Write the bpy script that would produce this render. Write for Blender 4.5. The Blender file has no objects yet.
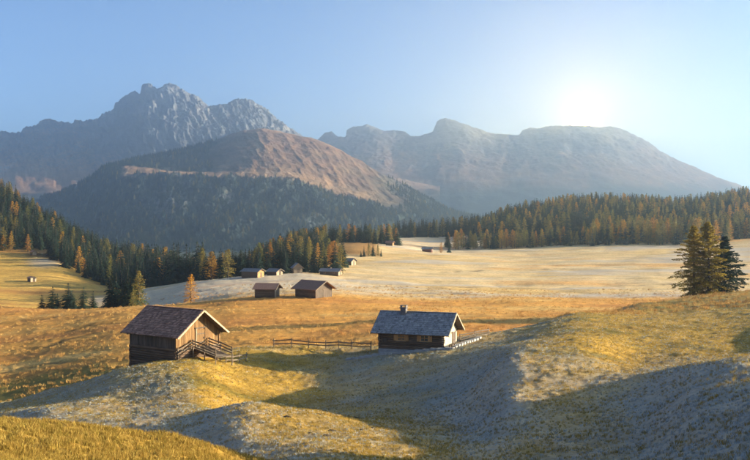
import bpy, math, random
import numpy as np
from mathutils import Vector, Matrix

QUICK = ''
random.seed(7)
scene = bpy.context.scene
col = scene.collection
R = math.radians

# ------------------------------------------------------------------ camera
F = 1000.0            # focal length in photograph pixels (photo 750 px wide)
CX, HY = 375.0, 215.0  # picture centre column and the row of the true horizon
cam_d = bpy.data.cameras.new('camera')
cam_d.sensor_width = 36.0
cam_d.lens = 36.0 * F / 750.0
cam_d.shift_y = (HY - 230.0) / 750.0
cam_d.clip_start = 0.2
cam_d.clip_end = 30000.0
cam = bpy.data.objects.new('camera', cam_d)
cam.location = (0, 0, 0)
cam.rotation_euler = (R(90), 0, 0)
col.objects.link(cam)
scene.camera = cam

# ------------------------------------------------------------------ sky, sun, exposure
SUN_AZ, SUN_EL = 84.0, 11.5      # degrees: azimuth right of the view direction, elevation
world = bpy.data.worlds.new('World')
scene.world = world
world.use_nodes = True
wn, wl = world.node_tree.nodes, world.node_tree.links
wn.clear()
sky = wn.new('ShaderNodeTexSky')
sky.sky_type = 'NISHITA'
sky.sun_disc = False
sky.sun_elevation = R(SUN_EL)
sky.sun_rotation = R(SUN_AZ)
sky.altitude = 2600
sky.air_density = 0.7
sky.dust_density = 0.25
sky.ozone_density = 1.8
bg = wn.new('ShaderNodeBackground'); bg.inputs['Strength'].default_value = 0.05
wl.new(sky.outputs[0], bg.inputs['Color'])
# the sun that shows above the ridge and its aureole in the sky
tc = wn.new('ShaderNodeTexCoord')
dotn = wn.new('ShaderNodeVectorMath'); dotn.operation = 'DOT_PRODUCT'
gd = Vector(((583 - CX) / F, 1.0, (HY - 115) / F)).normalized()
dotn.inputs[1].default_value = gd
wl.new(tc.outputs['Generated'], dotn.inputs[0])
mx = wn.new('ShaderNodeMath'); mx.operation = 'MAXIMUM'; mx.inputs[1].default_value = 0.0
wl.new(dotn.outputs['Value'], mx.inputs[0])
last = bg.outputs[0]
for n_, colr, st in ((50000, (1.0, 0.60, 0.16), 560.0), (1800, (1.0, 0.62, 0.16), 0.13), (300, (1.0, 0.56, 0.16), 0.06), (50, (1.0, 0.56, 0.24), 0.016)):
    pw = wn.new('ShaderNodeMath'); pw.operation = 'POWER'; pw.inputs[1].default_value = n_
    wl.new(mx.outputs[0], pw.inputs[0])
    ml = wn.new('ShaderNodeMath'); ml.operation = 'MULTIPLY'; ml.inputs[1].default_value = st
    wl.new(pw.outputs[0], ml.inputs[0])
    b2 = wn.new('ShaderNodeBackground'); b2.inputs['Color'].default_value = (*colr, 1)
    wl.new(ml.outputs[0], b2.inputs['Strength'])
    ad = wn.new('ShaderNodeAddShader')
    wl.new(last, ad.inputs[0]); wl.new(b2.outputs[0], ad.inputs[1])
    last = ad.outputs[0]
wo = wn.new('ShaderNodeOutputWorld')
wl.new(last, wo.inputs['Surface'])
world.cycles.sampling_method = 'MANUAL'
world.cycles.sample_map_resolution = 4096

sun_d = bpy.data.lights.new('sun', 'SUN')
sun_d.energy = 5.0
sun_d.angle = R(0.5)
sun_d.color = (1.0, 0.83, 0.57)
sun = bpy.data.objects.new('sun', sun_d)
SUN = Vector((math.sin(R(SUN_AZ)) * math.cos(R(SUN_EL)), math.cos(R(SUN_AZ)) * math.cos(R(SUN_EL)), math.sin(R(SUN_EL))))
sun.rotation_euler = SUN.to_track_quat('Z', 'Y').to_euler()
sun.location = SUN * 500
col.objects.link(sun)

vs = scene.view_settings
vs.view_transform = 'Standard'
vs.look = 'None'
vs.gamma = 1.0
vs.use_curve_mapping = False
vs.exposure = 2.4
scene.render.engine = 'CYCLES'
scene.cycles.use_denoising = True
scene.cycles.max_bounces = 5
scene.cycles.diffuse_bounces = 3
scene.cycles.glossy_bounces = 2
scene.cycles.transmission_bounces = 3
scene.cycles.volume_bounces = 1
scene.cycles.transparent_max_bounces = 6
scene.cycles.caustics_reflective = False
scene.cycles.caustics_refractive = False
scene.cycles.sample_clamp_indirect = 4.0


def at(px, py, Y):
    return Vector(((px - CX) / F * Y, Y, (HY - py) / F * Y))


# ------------------------------------------------------------------ noise and interpolation
def _hash(ix, iy, seed):
    h = (ix.astype(np.int64) * 374761393 + iy.astype(np.int64) * 668265263 + seed * 1442695041) & 0xffffffff
    h = ((h ^ (h >> 13)) * 1274126177) & 0xffffffff
    h = h ^ (h >> 16)
    return h


def perlin(x, y, seed=0):
    x = np.asarray(x, float); y = np.asarray(y, float)
    ix = np.floor(x); iy = np.floor(y)
    fx, fy = x - ix, y - iy
    u = fx * fx * fx * (fx * (fx * 6 - 15) + 10); v = fy * fy * fy * (fy * (fy * 6 - 15) + 10)

    def g(a, b):
        ang = _hash(ix + a, iy + b, seed) * (2 * np.pi / 4294967296.0)
        return np.cos(ang) * (fx - a) + np.sin(ang) * (fy - b)
    n0 = g(0, 0) * (1 - u) + g(1, 0) * u
    n1 = g(0, 1) * (1 - u) + g(1, 1) * u
    return (n0 * (1 - v) + n1 * v) * 1.5


def fbm(x, y, seed=0, octaves=4, gain=0.5, ridged=False):
    t = 0.0; a = 1.0; s = 0.0
    for o in range(octaves):
        n = perlin(x * 2.03 ** o + 17.3 * o, y * 2.03 ** o - 9.1 * o, seed + o * 13)
        if ridged:
            n = 1 - 2 * np.abs(n)
        t = t + a * n; s += a; a *= gain
    return t / s


def sstep(a, b, x):
    t = np.clip((x - a) / (b - a), 0, 1)
    return t * t * (3 - 2 * t)


def pchip(xk, yk, x):
    """monotone cubic through xk, yk (yk may be 2-D: one row per xk)"""
    xk = np.asarray(xk, float); yk = np.asarray(yk, float)
    one = yk.ndim == 1
    if one:
        yk = yk[:, None]
    h = np.diff(xk)[:, None]; d = np.diff(yk, axis=0) / h
    m = np.zeros_like(yk)
    m[0] = d[0]; m[-1] = d[-1]
    if len(xk) > 2:
        w1 = 2 * h[1:] + h[:-1]; w2 = h[1:] + 2 * h[:-1]
        same = d[1:] * d[:-1] > 0
        with np.errstate(divide='ignore', invalid='ignore'):
            hm = (w1 + w2) / (w1 / d[:-1] + w2 / d[1:])
        m[1:-1] = np.where(same, hm, 0)
    x = np.clip(np.asarray(x, float), xk[0], xk[-1])
    i = np.clip(np.searchsorted(xk, x) - 1, 0, len(xk) - 2)
    hh = (xk[i + 1] - xk[i])[:, None]; t = ((x - xk[i])[:, None]) / hh
    r = ((1 + 2 * t) * (1 - t) ** 2 * yk[i] + t * (1 - t) ** 2 * hh * m[i]
         + t * t * (3 - 2 * t) * yk[i + 1] + t * t * (t - 1) * hh * m[i + 1])
    return r[:, 0] if one else r


class Relief:
    """height table over (bearing, log distance) from sections; a section is {bearing: [(distance, sight row), ...]}"""

    def __init__(self, cols, lo, hi, nv=500, pstep=4.0, smooth=1):
        self.p = np.array(sorted(cols))
        self.l0, self.l1, self.nv = math.log(lo), math.log(hi), nv
        lg = np.linspace(self.l0, self.l1, nv)
        rows = []
        for p in self.p:
            pts = cols[p]
            Y = np.array([a for a, b in pts], float); z = np.array([(HY - b) / F * a for a, b in pts])
            rows.append(pchip(np.log(Y), z, lg))
        self.pg = np.arange(self.p[0], self.p[-1] + 1, pstep)
        self.T = pchip(self.p, np.array(rows), self.pg)
        for _ in range(smooth):
            T = np.pad(self.T, 1, mode='edge')
            self.T = (T[:-2, 1:-1] + 2 * T[1:-1, 1:-1] + T[2:, 1:-1]) / 4
            T = np.pad(self.T, 1, mode='edge')
            self.T = (T[1:-1, :-2] + 2 * T[1:-1, 1:-1] + T[1:-1, 2:]) / 4
        self.pstep = pstep

    def __call__(self, p, Y):
        a = np.clip((np.asarray(p) - self.pg[0]) / self.pstep, 0, len(self.pg) - 1.001)
        b = np.clip((np.log(Y) - self.l0) / (self.l1 - self.l0) * (self.nv - 1), 0, self.nv - 1.001)
        i = a.astype(int); j = b.astype(int); fa = a - i; fb = b - j
        T = self.T
        return (T[i, j] * (1 - fa) * (1 - fb) + T[i + 1, j] * fa * (1 - fb) + T[i, j + 1] * (1 - fa) * fb + T[i + 1, j + 1] * fa * fb)


# ------------------------------------------------------------------ ground relief (distance m, row) per bearing
def zrow(Y, z):
    return HY - z * F / Y


def Z(Y, z):
    return (Y, zrow(Y, z))


S0 = [Z(1.5, -1.6), Z(4, -1.9)]
NEAR = {
    -500: S0 + [Z(10, -3), Z(25, -6), Z(40, -12), Z(80, -22), Z(130, -27), Z(200, -28), Z(300, -28)],
    -150: S0 + [Z(10, -3.2), (20, 440), (27, 412), Z(40, -11), Z(60, -16), Z(90, -21), Z(125, -25.5), Z(150, -27), (200, 350), (300, 310)],
    0: S0 + [Z(12, -3.6), (20, 455), (28, 421.5), Z(38, -9), Z(55, -13.6), (80, 417), (105, 407), (122, 402.5), Z(138, -25.6), (152, 385), (178, 360), (205, 340), (235, 322), (262, 306), Z(300, -29.5)],
    60: S0 + [Z(12, -3.6), (21, 455), (28, 425), Z(38, -9.4), Z(55, -13.6), (72, 413), (92, 400), (110, 387.5), Z(130, -23.6), (150, 377), (175, 353), (200, 336), (230, 319), (250, 310.5), Z(280, -28), Z(300, -28.5)],
    130: S0 + [Z(12, -3.6), (22, 458), (29, 432), Z(38, -9.4), Z(50, -12.6), (63, 424), (72, 411), (80, 398), (91, 377), (99, 366.5), Z(106, -16.2), Z(125, -22.0), Z(142, -22.6), (165, 350), (190, 332), (220, 315), (246, 306), Z(275, -25.6), Z(300, -25.5)],
    190: S0 + [Z(12, -3.6), (23, 462), (29, 441), Z(38, -9.6), Z(48, -12), (60, 423), (70, 407), (79, 393), (95, 365), (104, 357), (112, 352), Z(130, -21.6), Z(145, -21.9), (170, 341), (200, 321), (240, 303.5), Z(262, -23.2), Z(300, -24)],
    250: S0 + [Z(12, -3.6), (24, 476), (30, 456), Z(38, -10), (48, 442), (57, 416), (64, 402), Z(74, -15.2), (86, 397), (99, 375), (110, 356), (116, 346), Z(132, -21.0), Z(148, -20.9), (170, 336), (200, 317), (240, 298), (300, 287)],
    310: S0 + [Z(12, -3.6), (25, 482), (38, 462), (48, 440), (56, 424), (64, 412), (74, 418), (84, 410), (97, 386), (109, 361), (117, 345), Z(132, -20.2), Z(150, -20.4), (172, 332), (200, 316), (240, 296.5), (300, 287)],
    400: S0 + [Z(12, -3.6), (26, 490), (40, 465), (50, 443), (60, 427), (68, 421), (80, 408), (93, 382), (104, 355), (113, 347), Z(132, -18), (170, 328), (200, 314), (240, 300), (300, 288)],
    455: S0 + [Z(12, -3.6), (26, 495), (40, 470), (50, 445), (60, 427), (70, 408), (80, 393), (92, 367), (104, 349), (116, 338), Z(134, -17.7), (170, 328), (200, 315), (240, 301), (300, 289)],
    520: S0 + [Z(12, -3.6), (26, 495), (40, 468), (48, 440), (54, 415), (62, 388), (71, 360), (86, 344), (101, 341.5), (120, 328), Z(140, -17), (180, 324.5), (200, 315), (240, 301), (300, 290)],
    580: S0 + [Z(12, -3.5), (26, 490), (38, 468), (46, 441), (54, 413), (61, 391), (68, 367), (80, 343), (98, 333), (118, 319), (138, 312), Z(160, -17.5), (200, 314), (240, 302), (300, 290)],
    640: S0 + [Z(12, -3.3), (26, 480), (38, 460), (47, 426), (56, 396), (64, 376), Z(76, -11.1), (90, 343), (104, 330), (122, 319), (145, 311), (166, 303.5), Z(195, -19), (245, 302), (300, 290)],
    700: S0 + [Z(12, -3.5), (24, 470), (34, 448), (42, 405), (50, 383), (59, 364), Z(72, -10.7), (88, 344), (103, 331), (122, 317), (150, 305), (188, 294.5), Z(220, -19.5), (300, 290)],
    750: S0 + [Z(12, -3.5), (22, 475), (31, 440), (39, 400), (46, 379), (56, 357), Z(72, -10.2), (90, 343), (104, 327), (122, 314), (150, 300), (195, 290), Z(230, -19), (300, 290)],
    900: S0 + [Z(12, -3.0), Z(24, -4.5), Z(34, -4.2), Z(42, -4.6), Z(48, -7.2), Z(62, -8.0), Z(75, -8.2), Z(95, -8.2), Z(120, -8.5), Z(150, -10), Z(200, -12), Z(300, -20)],
    1100: S0 + [Z(12, -1.8), Z(24, -2.2), Z(36, -1.2), Z(43, -1.4), Z(49, -5.4), Z(65, -5.8), Z(80, -6), Z(110, -5), Z(150, -7), Z(200, -9), Z(300, -14)],
    1500: S0 + [Z(12, -1.5), Z(24, -1.4), Z(36, -0.6), Z(44, -0.8), Z(50, -3.5), Z(60, -3.5), Z(80, -2), Z(110, -2), Z(150, -2), Z(200, -2), Z(300, -4)],
}
FAR = {
    -500: [Z(200, -26), Z(260, -27), Z(400, -10), Z(520, 10), Z(640, 40), Z(900, 30), Z(1500, -60), Z(14000, -90)],
    -150: [Z(200, -26), Z(260, -26), Z(330, -26), Z(420, -18), Z(500, -3), Z(640, 28), Z(760, 22), Z(1100, -50), Z(1500, -70), Z(14000, -90)],
    0: [(200, 343), (260, 307), Z(320, -28.8), (400, 284), (450, 266), (485, 251.5), (560, 222), (630, 198), (700, 196), Z(900, -30), Z(1400, -70), Z(14000, -90)],
    50: [(200, 338), (255, 309), Z(300, -29), (350, 300), (420, 278), (470, 259), (500, 250), (560, 237), (625, 226), Z(700, -14), Z(900, -45), Z(1400, -70), Z(14000, -90)],
    100: [(200, 328), (255, 308), Z(285, -28), (330, 301), (380, 291), (425, 284.5), (500, 271), (600, 254), Z(700, -28), Z(900, -50), Z(1400, -70), Z(14000, -90)],
    160: [(200, 323), (250, 305), Z(272, -25.2), (300, 299), (340, 290), (372, 286), Z(430, -34), (600, 274), Z(700, -44), Z(900, -60), Z(1400, -70), Z(14000, -90)],
    200: [(200, 317), (240, 303), (262, 302), (300, 290), (345, 281), Z(390, -26), Z(500, -38), Z(700, -50), Z(1400, -70), Z(14000, -90)],
    240: [(200, 315), (240, 300), (300, 286), (350, 277), Z(400, -24), Z(500, -30), Z(700, -44), Z(1400, -70), Z(14000, -90)],
    300: [(200, 315), (240, 296), (300, 284), (345, 275), (400, 266), (480, 254), (560, 247), Z(700, -24), Z(900, -40), Z(1400, -70), Z(14000, -90)],
    350: [(200, 315), (240, 297), (300, 286), (350, 277), (430, 265), (470, 256.5), (520, 246), (570, 243), Z(700, -24), Z(900, -40), Z(1400, -70), Z(14000, -90)],
    400: [(200, 314), (240, 300), (300, 288), (400, 270), (470, 258), (530, 249), (600, 243), (680, 239), (740, 238), Z(900, -30), Z(1400, -70), Z(14000, -90)],
    440: [(200, 315), (240, 301), (300, 289), (400, 272), (480, 258), (520, 252.5), Z(545, -21), (600, 247), (680, 240), (760, 236.5), Z(900, -28), Z(1400, -70), Z(14000, -90)],
    520: [(200, 315), (240, 301), (300, 290), (400, 273), (500, 258), (580, 248), (640, 241), (750, 229), (850, 221), (950, 216), Z(1300, -30), Z(1800, -70), Z(14000, -90)],
    600: [(200, 314), (240, 302), (300, 290), (400, 272), (500, 256), (570, 246), (640, 237), (750, 222), (850, 211), (920, 208), Z(1300, -30), Z(1800, -70), Z(14000, -90)],
    680: [(200, 312), (240, 302), (300, 290), (400, 271), (470, 258), (540, 249), (620, 239), (720, 225), (820, 215), (920, 211), Z(1300, -30), Z(1800, -70), Z(14000, -90)],
    750: [(200, 310), (240, 302), (300, 290), (370, 277), (450, 262), (550, 244), (650, 231), (750, 217), (850, 205), (930, 201), Z(1300, -30), Z(1800, -70), Z(14000, -90)],
    900: [Z(200, -13), Z(300, -20), Z(400, -20), Z(550, -12), Z(750, 2), Z(930, 18), Z(1300, -20), Z(1800, -70), Z(14000, -90)],
    1500: [Z(200, -2), Z(300, -4), Z(600, 5), Z(930, 10), Z(1300, 0), Z(1800, -70), Z(14000, -90)],
}
near_r = Relief(NEAR, 1.5, 300, 700, smooth=3)
far_r = Relief(FAR, 200, 14000, 700, smooth=2)


def bearing(x, y):
    x = np.asarray(x, float); y = np.asarray(y, float)
    r = np.hypot(x, y); az = np.arctan2(x, y)
    azc = np.clip(az, R(-47), R(47))
    return CX + F * np.tan(azc), np.maximum(r * np.cos(azc), 1.5)


def height(x, y, detail=True):
    p, Y = bearing(x, y)
    w = sstep(225, 285, Y)
    z = near_r(p, np.clip(Y, 1.5, 300)) * (1 - w) + far_r(p, np.clip(Y, 200, 14000)) * w
    nf = 1 - sstep(300, 500, Y)
    amp = sstep(6, 30, Y)
    z = z + amp * nf * (0.16 * fbm(x / 7, y / 7, 3, 3) + 0.10 * perlin(x / 2.6, y / 2.6, 8) * (1 - sstep(140, 200, Y)))
    z = z + sstep(120, 300, Y) * (1 - sstep(1500, 3000, Y)) * (0.8 * fbm(x / 38, y / 22, 5, 3) + 0.16 * fbm(x / 11, y / 8, 6, 2) + 0.4 * sstep(230, 300, Y) * fbm(x / 19, y / 13, 9, 2))
    if detail:
        d = amp * (1 - sstep(120, 220, Y))
        tn = perlin(x / 0.85, y / 0.85, 21); t2 = perlin(x / 0.42, y / 0.42, 25)
        z = z + d * (0.085 * np.maximum(tn, -0.15) + 0.035 * t2)
        z = z - 0.30 * track_w(x, y)
        mid = sstep(110, 160, Y) * (1 - sstep(300, 420, Y))
        z = z + mid * (0.13 * np.maximum(fbm(x / 5.0, y / 2.6, 31, 2), -0.1) + 0.10 * np.maximum(perlin(x / 1.6, y / 1.6, 33), 0))
    return z


TRACKS = [([(-40, 182), (10, 190), (40, 186), (70, 194), (110, 196), (150, 203), (190, 207)], 0.7), ([(60, 205), (95, 209), (120, 206), (150, 214), (200, 222)], 0.9),
          ([(-30, 160), (20, 166), (70, 164), (115, 170)], 0.6), ([(230, 180), (280, 186), (330, 183), (380, 190), (440, 197), (520, 196)], 0.7), ([(20, 232), (80, 236), (150, 232), (230, 228), (300, 224)], 0.8),
          ([(400, 300), (470, 310), (540, 306), (620, 318), (700, 330), (760, 328)], 1.0), ([(330, 268), (420, 276), (520, 268), (600, 262), (680, 268)], 1.1), ([(420, 400), (500, 420), (600, 430), (700, 420), (770, 440)], 1.4)]
TRK = [([((p - CX) / F * Y, Y) for p, Y in pts], w) for pts, w in TRACKS]


def track_w(x, y):
    out = np.zeros(np.shape(x))
    xr = x + 2.2 * perlin(x / 9, y / 9, 301); yr = y + 2.2 * perlin(x / 8 + 7, y / 8, 303)
    for pts, w in TRK:
        d = np.full(np.shape(x), 1e9)
        for (ax, ay), (bx, by) in zip(pts[:-1], pts[1:]):
            t = np.clip(((xr - ax) * (bx - ax) + (yr - ay) * (by - ay)) / ((bx - ax) ** 2 + (by - ay) ** 2), 0, 1)
            d = np.minimum(d, np.hypot(xr - ax - t * (bx - ax), yr - ay - t * (by - ay)))
        out = np.maximum(out, np.exp(-(d / w) ** 2) * sstep(-0.25, 0.25, perlin(x / 14, y / 14, 305) + 0.15))
    return out


def gz(x, y):
    return float(height(np.array([x]), np.array([y]), False)[0])


def on_ground(px, Y, sink=0.0):
    x = (px - CX) / F * Y
    return Vector((x, Y, gz(x, Y) - sink))


# ------------------------------------------------------------------ materials
MATS = {}


def nodes_of(name):
    m = bpy.data.materials.new(name); m.use_nodes = True
    nt = m.node_tree; nt.nodes.clear()
    out = nt.nodes.new('ShaderNodeOutputMaterial'); b = nt.nodes.new('ShaderNodeBsdfPrincipled')
    nt.links.new(b.outputs[0], out.inputs['Surface'])
    b.inputs['Roughness'].default_value = 0.9
    b.inputs['Specular IOR Level'].default_value = 0.15
    MATS[name] = m
    return m, nt, b, out


def nnoise(nt, scale, detail=4, rough=0.55, vec=None, stretch=None):
    n = nt.nodes.new('ShaderNodeTexNoise')
    n.inputs['Scale'].default_value = scale; n.inputs['Detail'].default_value = detail; n.inputs['Roughness'].default_value = rough
    if vec is None:
        t = nt.nodes.new('ShaderNodeTexCoord'); vec = t.outputs['Object']
    if stretch:
        mp = nt.nodes.new('ShaderNodeMapping'); mp.inputs['Scale'].default_value = stretch
        nt.links.new(vec, mp.inputs['Vector']); vec = mp.outputs[0]
    nt.links.new(vec, n.inputs['Vector'])
    return n.outputs['Fac']


def ramp(nt, fac, stops):
    r = nt.nodes.new('ShaderNodeValToRGB')
    e = r.color_ramp.elements
    while len(e) < len(stops):
        e.new(0.5)
    for k, (p, c) in enumerate(stops):
        e[k].position = p; e[k].color = (*c, 1) if len(c) == 3 else c
    nt.links.new(fac, r.inputs['Fac'])
    return r.outputs['Color']


def mixc(nt, fac, a, b, mode='MIX'):
    m = nt.nodes.new('ShaderNodeMix'); m.data_type = 'RGBA'; m.blend_type = mode; m.clamp_factor = True
    ins = {s.identifier: s for s in m.inputs}
    for sock, v in ((ins['Factor_Float'], fac), (ins['A_Color'], a), (ins['B_Color'], b)):
        if isinstance(v, (int, float)):
            sock.default_value = v
        elif isinstance(v, (tuple, list)):
            sock.default_value = (*v, 1)
        else:
            nt.links.new(v, sock)
    return [s for s in m.outputs if s.identifier == 'Result_Color'][0]


def mathn(nt, op, a, b=0.0, clamp=False):
    m = nt.nodes.new('ShaderNodeMath'); m.operation = op; m.use_clamp = clamp
    for k, v in enumerate((a, b)):
        if isinstance(v, (int, float)):
            m.inputs[k].default_value = v
        else:
            nt.links.new(v, m.inputs[k])
    return m.outputs[0]


def bump(nt, b, h, strength, dist):
    n = nt.nodes.new('ShaderNodeBump'); n.inputs['Strength'].default_value = strength; n.inputs['Distance'].default_value = dist
    nt.links.new(h, n.inputs['Height']); nt.links.new(n.outputs[0], b.inputs['Normal'])


def ground_mat():
    m, nt, b, out = nodes_of('meadow')
    a = nt.nodes.new('ShaderNodeAttribute'); a.attribute_name = 'tint'
    f = nt.nodes.new('ShaderNodeAttribute'); f.attribute_name = 'frost'
    n1 = nnoise(nt, 0.9, 6, 0.7)
    n2 = nnoise(nt, 5.0, 5, 0.75)
    n3 = nnoise(nt, 0.11, 5, 0.6, stretch=(0.6, 1.8, 1))
    v = mixc(nt, 1.0, a.outputs['Color'], ramp(nt, n1, [(0.25, (0.55, 0.52, 0.5)), (0.55, (1, 1, 1)), (0.8, (1.25, 1.2, 1.05))]), 'MULTIPLY')
    v = mixc(nt, 1.0, v, ramp(nt, n2, [(0.3, (0.6, 0.6, 0.62)), (0.55, (1.05, 1.03, 1.0)), (0.75, (1.35, 1.3, 1.2))]), 'MULTIPLY')
    v = mixc(nt, 1.0, v, ramp(nt, n3, [(0.3, (0.78, 0.74, 0.68)), (0.6, (1.12, 1.08, 1.0))]), 'MULTIPLY')
    # hoar frost sits on part of the grass: share given by the frost attribute, broken up by fine noise
    nz = mathn(nt, 'ADD', mathn(nt, 'MULTIPLY', n2, 0.75), mathn(nt, 'MULTIPLY', n1, 0.45))
    k = mathn(nt, 'MULTIPLY', mathn(nt, 'SUBTRACT', mathn(nt, 'ADD', f.outputs['Fac'], nz), 0.92), 1.1, True)
    k = mathn(nt, 'MULTIPLY', k, 0.72)
    v = mixc(nt, k, v, (0.47, 0.465, 0.455))
    nt.links.new(v, b.inputs['Base Color'])
    hgt = mathn(nt, 'ADD', n2, mathn(nt, 'MULTIPLY', n1, 1.5))
    bump(nt, b, hgt, 0.55, 0.10)
    b.inputs['Roughness'].default_value = 0.95
    return m


def mountain_mat():
    m, nt, b, out = nodes_of('mountain_rock')
    a = nt.nodes.new('ShaderNodeAttribute'); a.attribute_name = 'tint'
    n1 = nnoise(nt, 0.02, 8, 0.7)
    n2 = nnoise(nt, 0.008, 6, 0.6, stretch=(1, 1, 5))
    v = mixc(nt, 1.0, a.outputs['Color'], ramp(nt, n1, [(0.3, (0.5, 0.5, 0.52)), (0.55, (1, 1, 1)), (0.75, (1.4, 1.35, 1.3))]), 'MULTIPLY')
    v = mixc(nt, 1.0, v, ramp(nt, n2, [(0.35, (0.75, 0.75, 0.78)), (0.65, (1.2, 1.18, 1.12))]), 'MULTIPLY')
    nt.links.new(v, b.inputs['Base Color'])
    bump(nt, b, n1, 0.6, 14.0)
    return m


def foliage_mat(name, c0, c1, trans=0.3):
    m, nt, b, out = nodes_of(name)
    oi = nt.nodes.new('ShaderNodeObjectInfo')
    v = mixc(nt, oi.outputs['Random'], c0, c1)
    n = nnoise(nt, 1.1, 3)
    v = mixc(nt, 1.0, v, ramp(nt, n, [(0.3, (0.55, 0.6, 0.6)), (0.7, (1.35, 1.3, 1.2))]), 'MULTIPLY')
    nt.links.new(v, b.inputs['Base Color'])
    tr = nt.nodes.new('ShaderNodeBsdfTranslucent'); nt.links.new(v, tr.inputs['Color'])
    mx_ = nt.nodes.new('ShaderNodeMixShader'); mx_.inputs[0].default_value = trans
    nt.links.new(b.outputs[0], mx_.inputs[1]); nt.links.new(tr.outputs[0], mx_.inputs[2])
    nt.links.new(mx_.outputs[0], out.inputs['Surface'])
    return m


def wood_mat(name, c0, c1, scale=1.0, stretch=(1, 1, 12), frost=0.0):
    m, nt, b, out = nodes_of(name)
    oi = nt.nodes.new('ShaderNodeObjectInfo')
    tcn = nt.nodes.new('ShaderNodeTexCoord')
    off = nt.nodes.new('ShaderNodeVectorMath'); off.operation = 'ADD'
    nt.links.new(tcn.outputs['Object'], off.inputs[0])
    cmb = nt.nodes.new('ShaderNodeCombineXYZ'); nt.links.new(mathn(nt, 'MULTIPLY', oi.outputs['Random'], 40.0), cmb.inputs[0])
    nt.links.new(cmb.outputs[0], off.inputs[1])
    inv = tuple(6.0 / s for s in stretch)
    n = nnoise(nt, scale, 5, 0.65, off.outputs[0], inv)
    v = ramp(nt, n, [(0.3, c0), (0.7, c1)])
    rr = ramp(nt, oi.outputs['Random'], [(0.0, (0.72, 0.7, 0.68)), (1.0, (1.25, 1.22, 1.18))])
    v = mixc(nt, 1.0, v, rr, 'MULTIPLY')
    if 'shingle' in name:
        gm = nt.nodes.new('ShaderNodeNewGeometry')
        v = mixc(nt, 1.0, v, ramp(nt, gm.outputs['Random Per Island'], [(0.0, (0.62, 0.60, 0.60)), (0.6, (1.0, 1.0, 1.0)), (1.0, (1.45, 1.42, 1.4))]), 'MULTIPLY')
    if frost:
        nf = nnoise(nt, 5.5, 6, 0.8)
        fk = mathn(nt, 'MULTIPLY', mathn(nt, 'SUBTRACT', nf, 1.0 - frost), 5.0, True)
        v = mixc(nt, mathn(nt, 'MULTIPLY', fk, 0.7), v, (0.46, 0.48, 0.52))
    nt.links.new(v, b.inputs['Base Color'])
    bump(nt, b, n, 0.5, 0.02)
    b.inputs['Roughness'].default_value = 0.8
    return m


def plain_mat(name, c0, c1, scale=3.0, rough=0.85):
    m, nt, b, out = nodes_of(name)
    n = nnoise(nt, scale, 6, 0.65)
    nt.links.new(ramp(nt, n, [(0.3, c0), (0.7, c1)]), b.inputs['Base Color'])
    bump(nt, b, n, 0.4, 0.03)
    b.inputs['Roughness'].default_value = rough
    return m


ground_mat(); mountain_mat()
foliage_mat('spruce_needles', (0.015, 0.034, 0.022), (0.026, 0.047, 0.026), 0.12)
foliage_mat('larch_gold', (0.42, 0.26, 0.04), (0.48, 0.25, 0.04), 0.4)
foliage_mat('larch_bronze', (0.30, 0.23, 0.04), (0.40, 0.26, 0.04), 0.45)
foliage_mat('larch_amber', (0.58, 0.30, 0.04), (0.58, 0.30, 0.04), 0.4)
foliage_mat('larch_orange', (0.44, 0.22, 0.04), (0.38, 0.18, 0.035), 0.4)
foliage_mat('larch_olive', (0.17, 0.165, 0.045), (0.28, 0.21, 0.05), 0.4)
wood_mat('bark', (0.06, 0.045, 0.035), (0.13, 0.10, 0.08))
wood_mat('weathered_plank', (0.145, 0.08, 0.034), (0.29, 0.17, 0.075), 1.2, (1, 1, 10))
wood_mat('dark_plank', (0.07, 0.055, 0.045), (0.17, 0.13, 0.10), 1.2, (1, 1, 10))
wood_mat('dark_log', (0.085, 0.055, 0.038), (0.20, 0.135, 0.09), 1.2, (10, 10, 1))
wood_mat('rail_wood', (0.10, 0.075, 0.055), (0.24, 0.19, 0.14), 1.2, (10, 10, 1))
wood_mat('pale_board', (0.26, 0.20, 0.13), (0.46, 0.37, 0.26), 1.2, (1, 1, 8))
wood_mat('shutter_wood', (0.38, 0.20, 0.08), (0.55, 0.32, 0.14), 1.2, (1, 1, 8))
wood_mat('roof_shingle', (0.24, 0.125, 0.085), (0.42, 0.25, 0.18), 2.0, (2, 2, 2))
wood_mat('frosty_shingle', (0.15, 0.145, 0.145), (0.30, 0.29, 0.29), 2.0, (2, 2, 2), frost=0.55)
wood_mat('frosted_roof', (0.10, 0.10, 0.11), (0.20, 0.20, 0.21), 2.0, (2, 2, 2), frost=0.5)
plain_mat('plaster', (0.40, 0.32, 0.22), (0.58, 0.49, 0.36))
plain_mat('dark_stone', (0.10, 0.09, 0.085), (0.22, 0.20, 0.19), 5.0)
plain_mat('stone', (0.26, 0.25, 0.24), (0.46, 0.44, 0.41), 2.0)
plain_mat('soil', (0.035, 0.026, 0.018), (0.09, 0.065, 0.045), 4.0)
plain_mat('red_paint', (0.16, 0.06, 0.04), (0.22, 0.09, 0.06), 3.0)
plain_mat('iron', (0.03, 0.03, 0.03), (0.07, 0.06, 0.06), 6.0, 0.5)
m_, nt_, b_, o_ = nodes_of('window_glass')
b_.inputs['Base Color'].default_value = (0.05, 0.06, 0.07, 1); b_.inputs['Roughness'].default_value = 0.06
b_.inputs['Specular IOR Level'].default_value = 0.6
m_, nt_, b_, o_ = nodes_of('grass_blade')
oi_ = nt_.nodes.new('ShaderNodeObjectInfo')
v_ = mixc(nt_, oi_.outputs['Random'], (0.24, 0.17, 0.03), (0.44, 0.29, 0.07))
nt_.links.new(v_, b_.inputs['Base Color'])
tr_ = nt_.nodes.new('ShaderNodeBsdfTranslucent'); nt_.links.new(v_, tr_.inputs['Color'])
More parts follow.
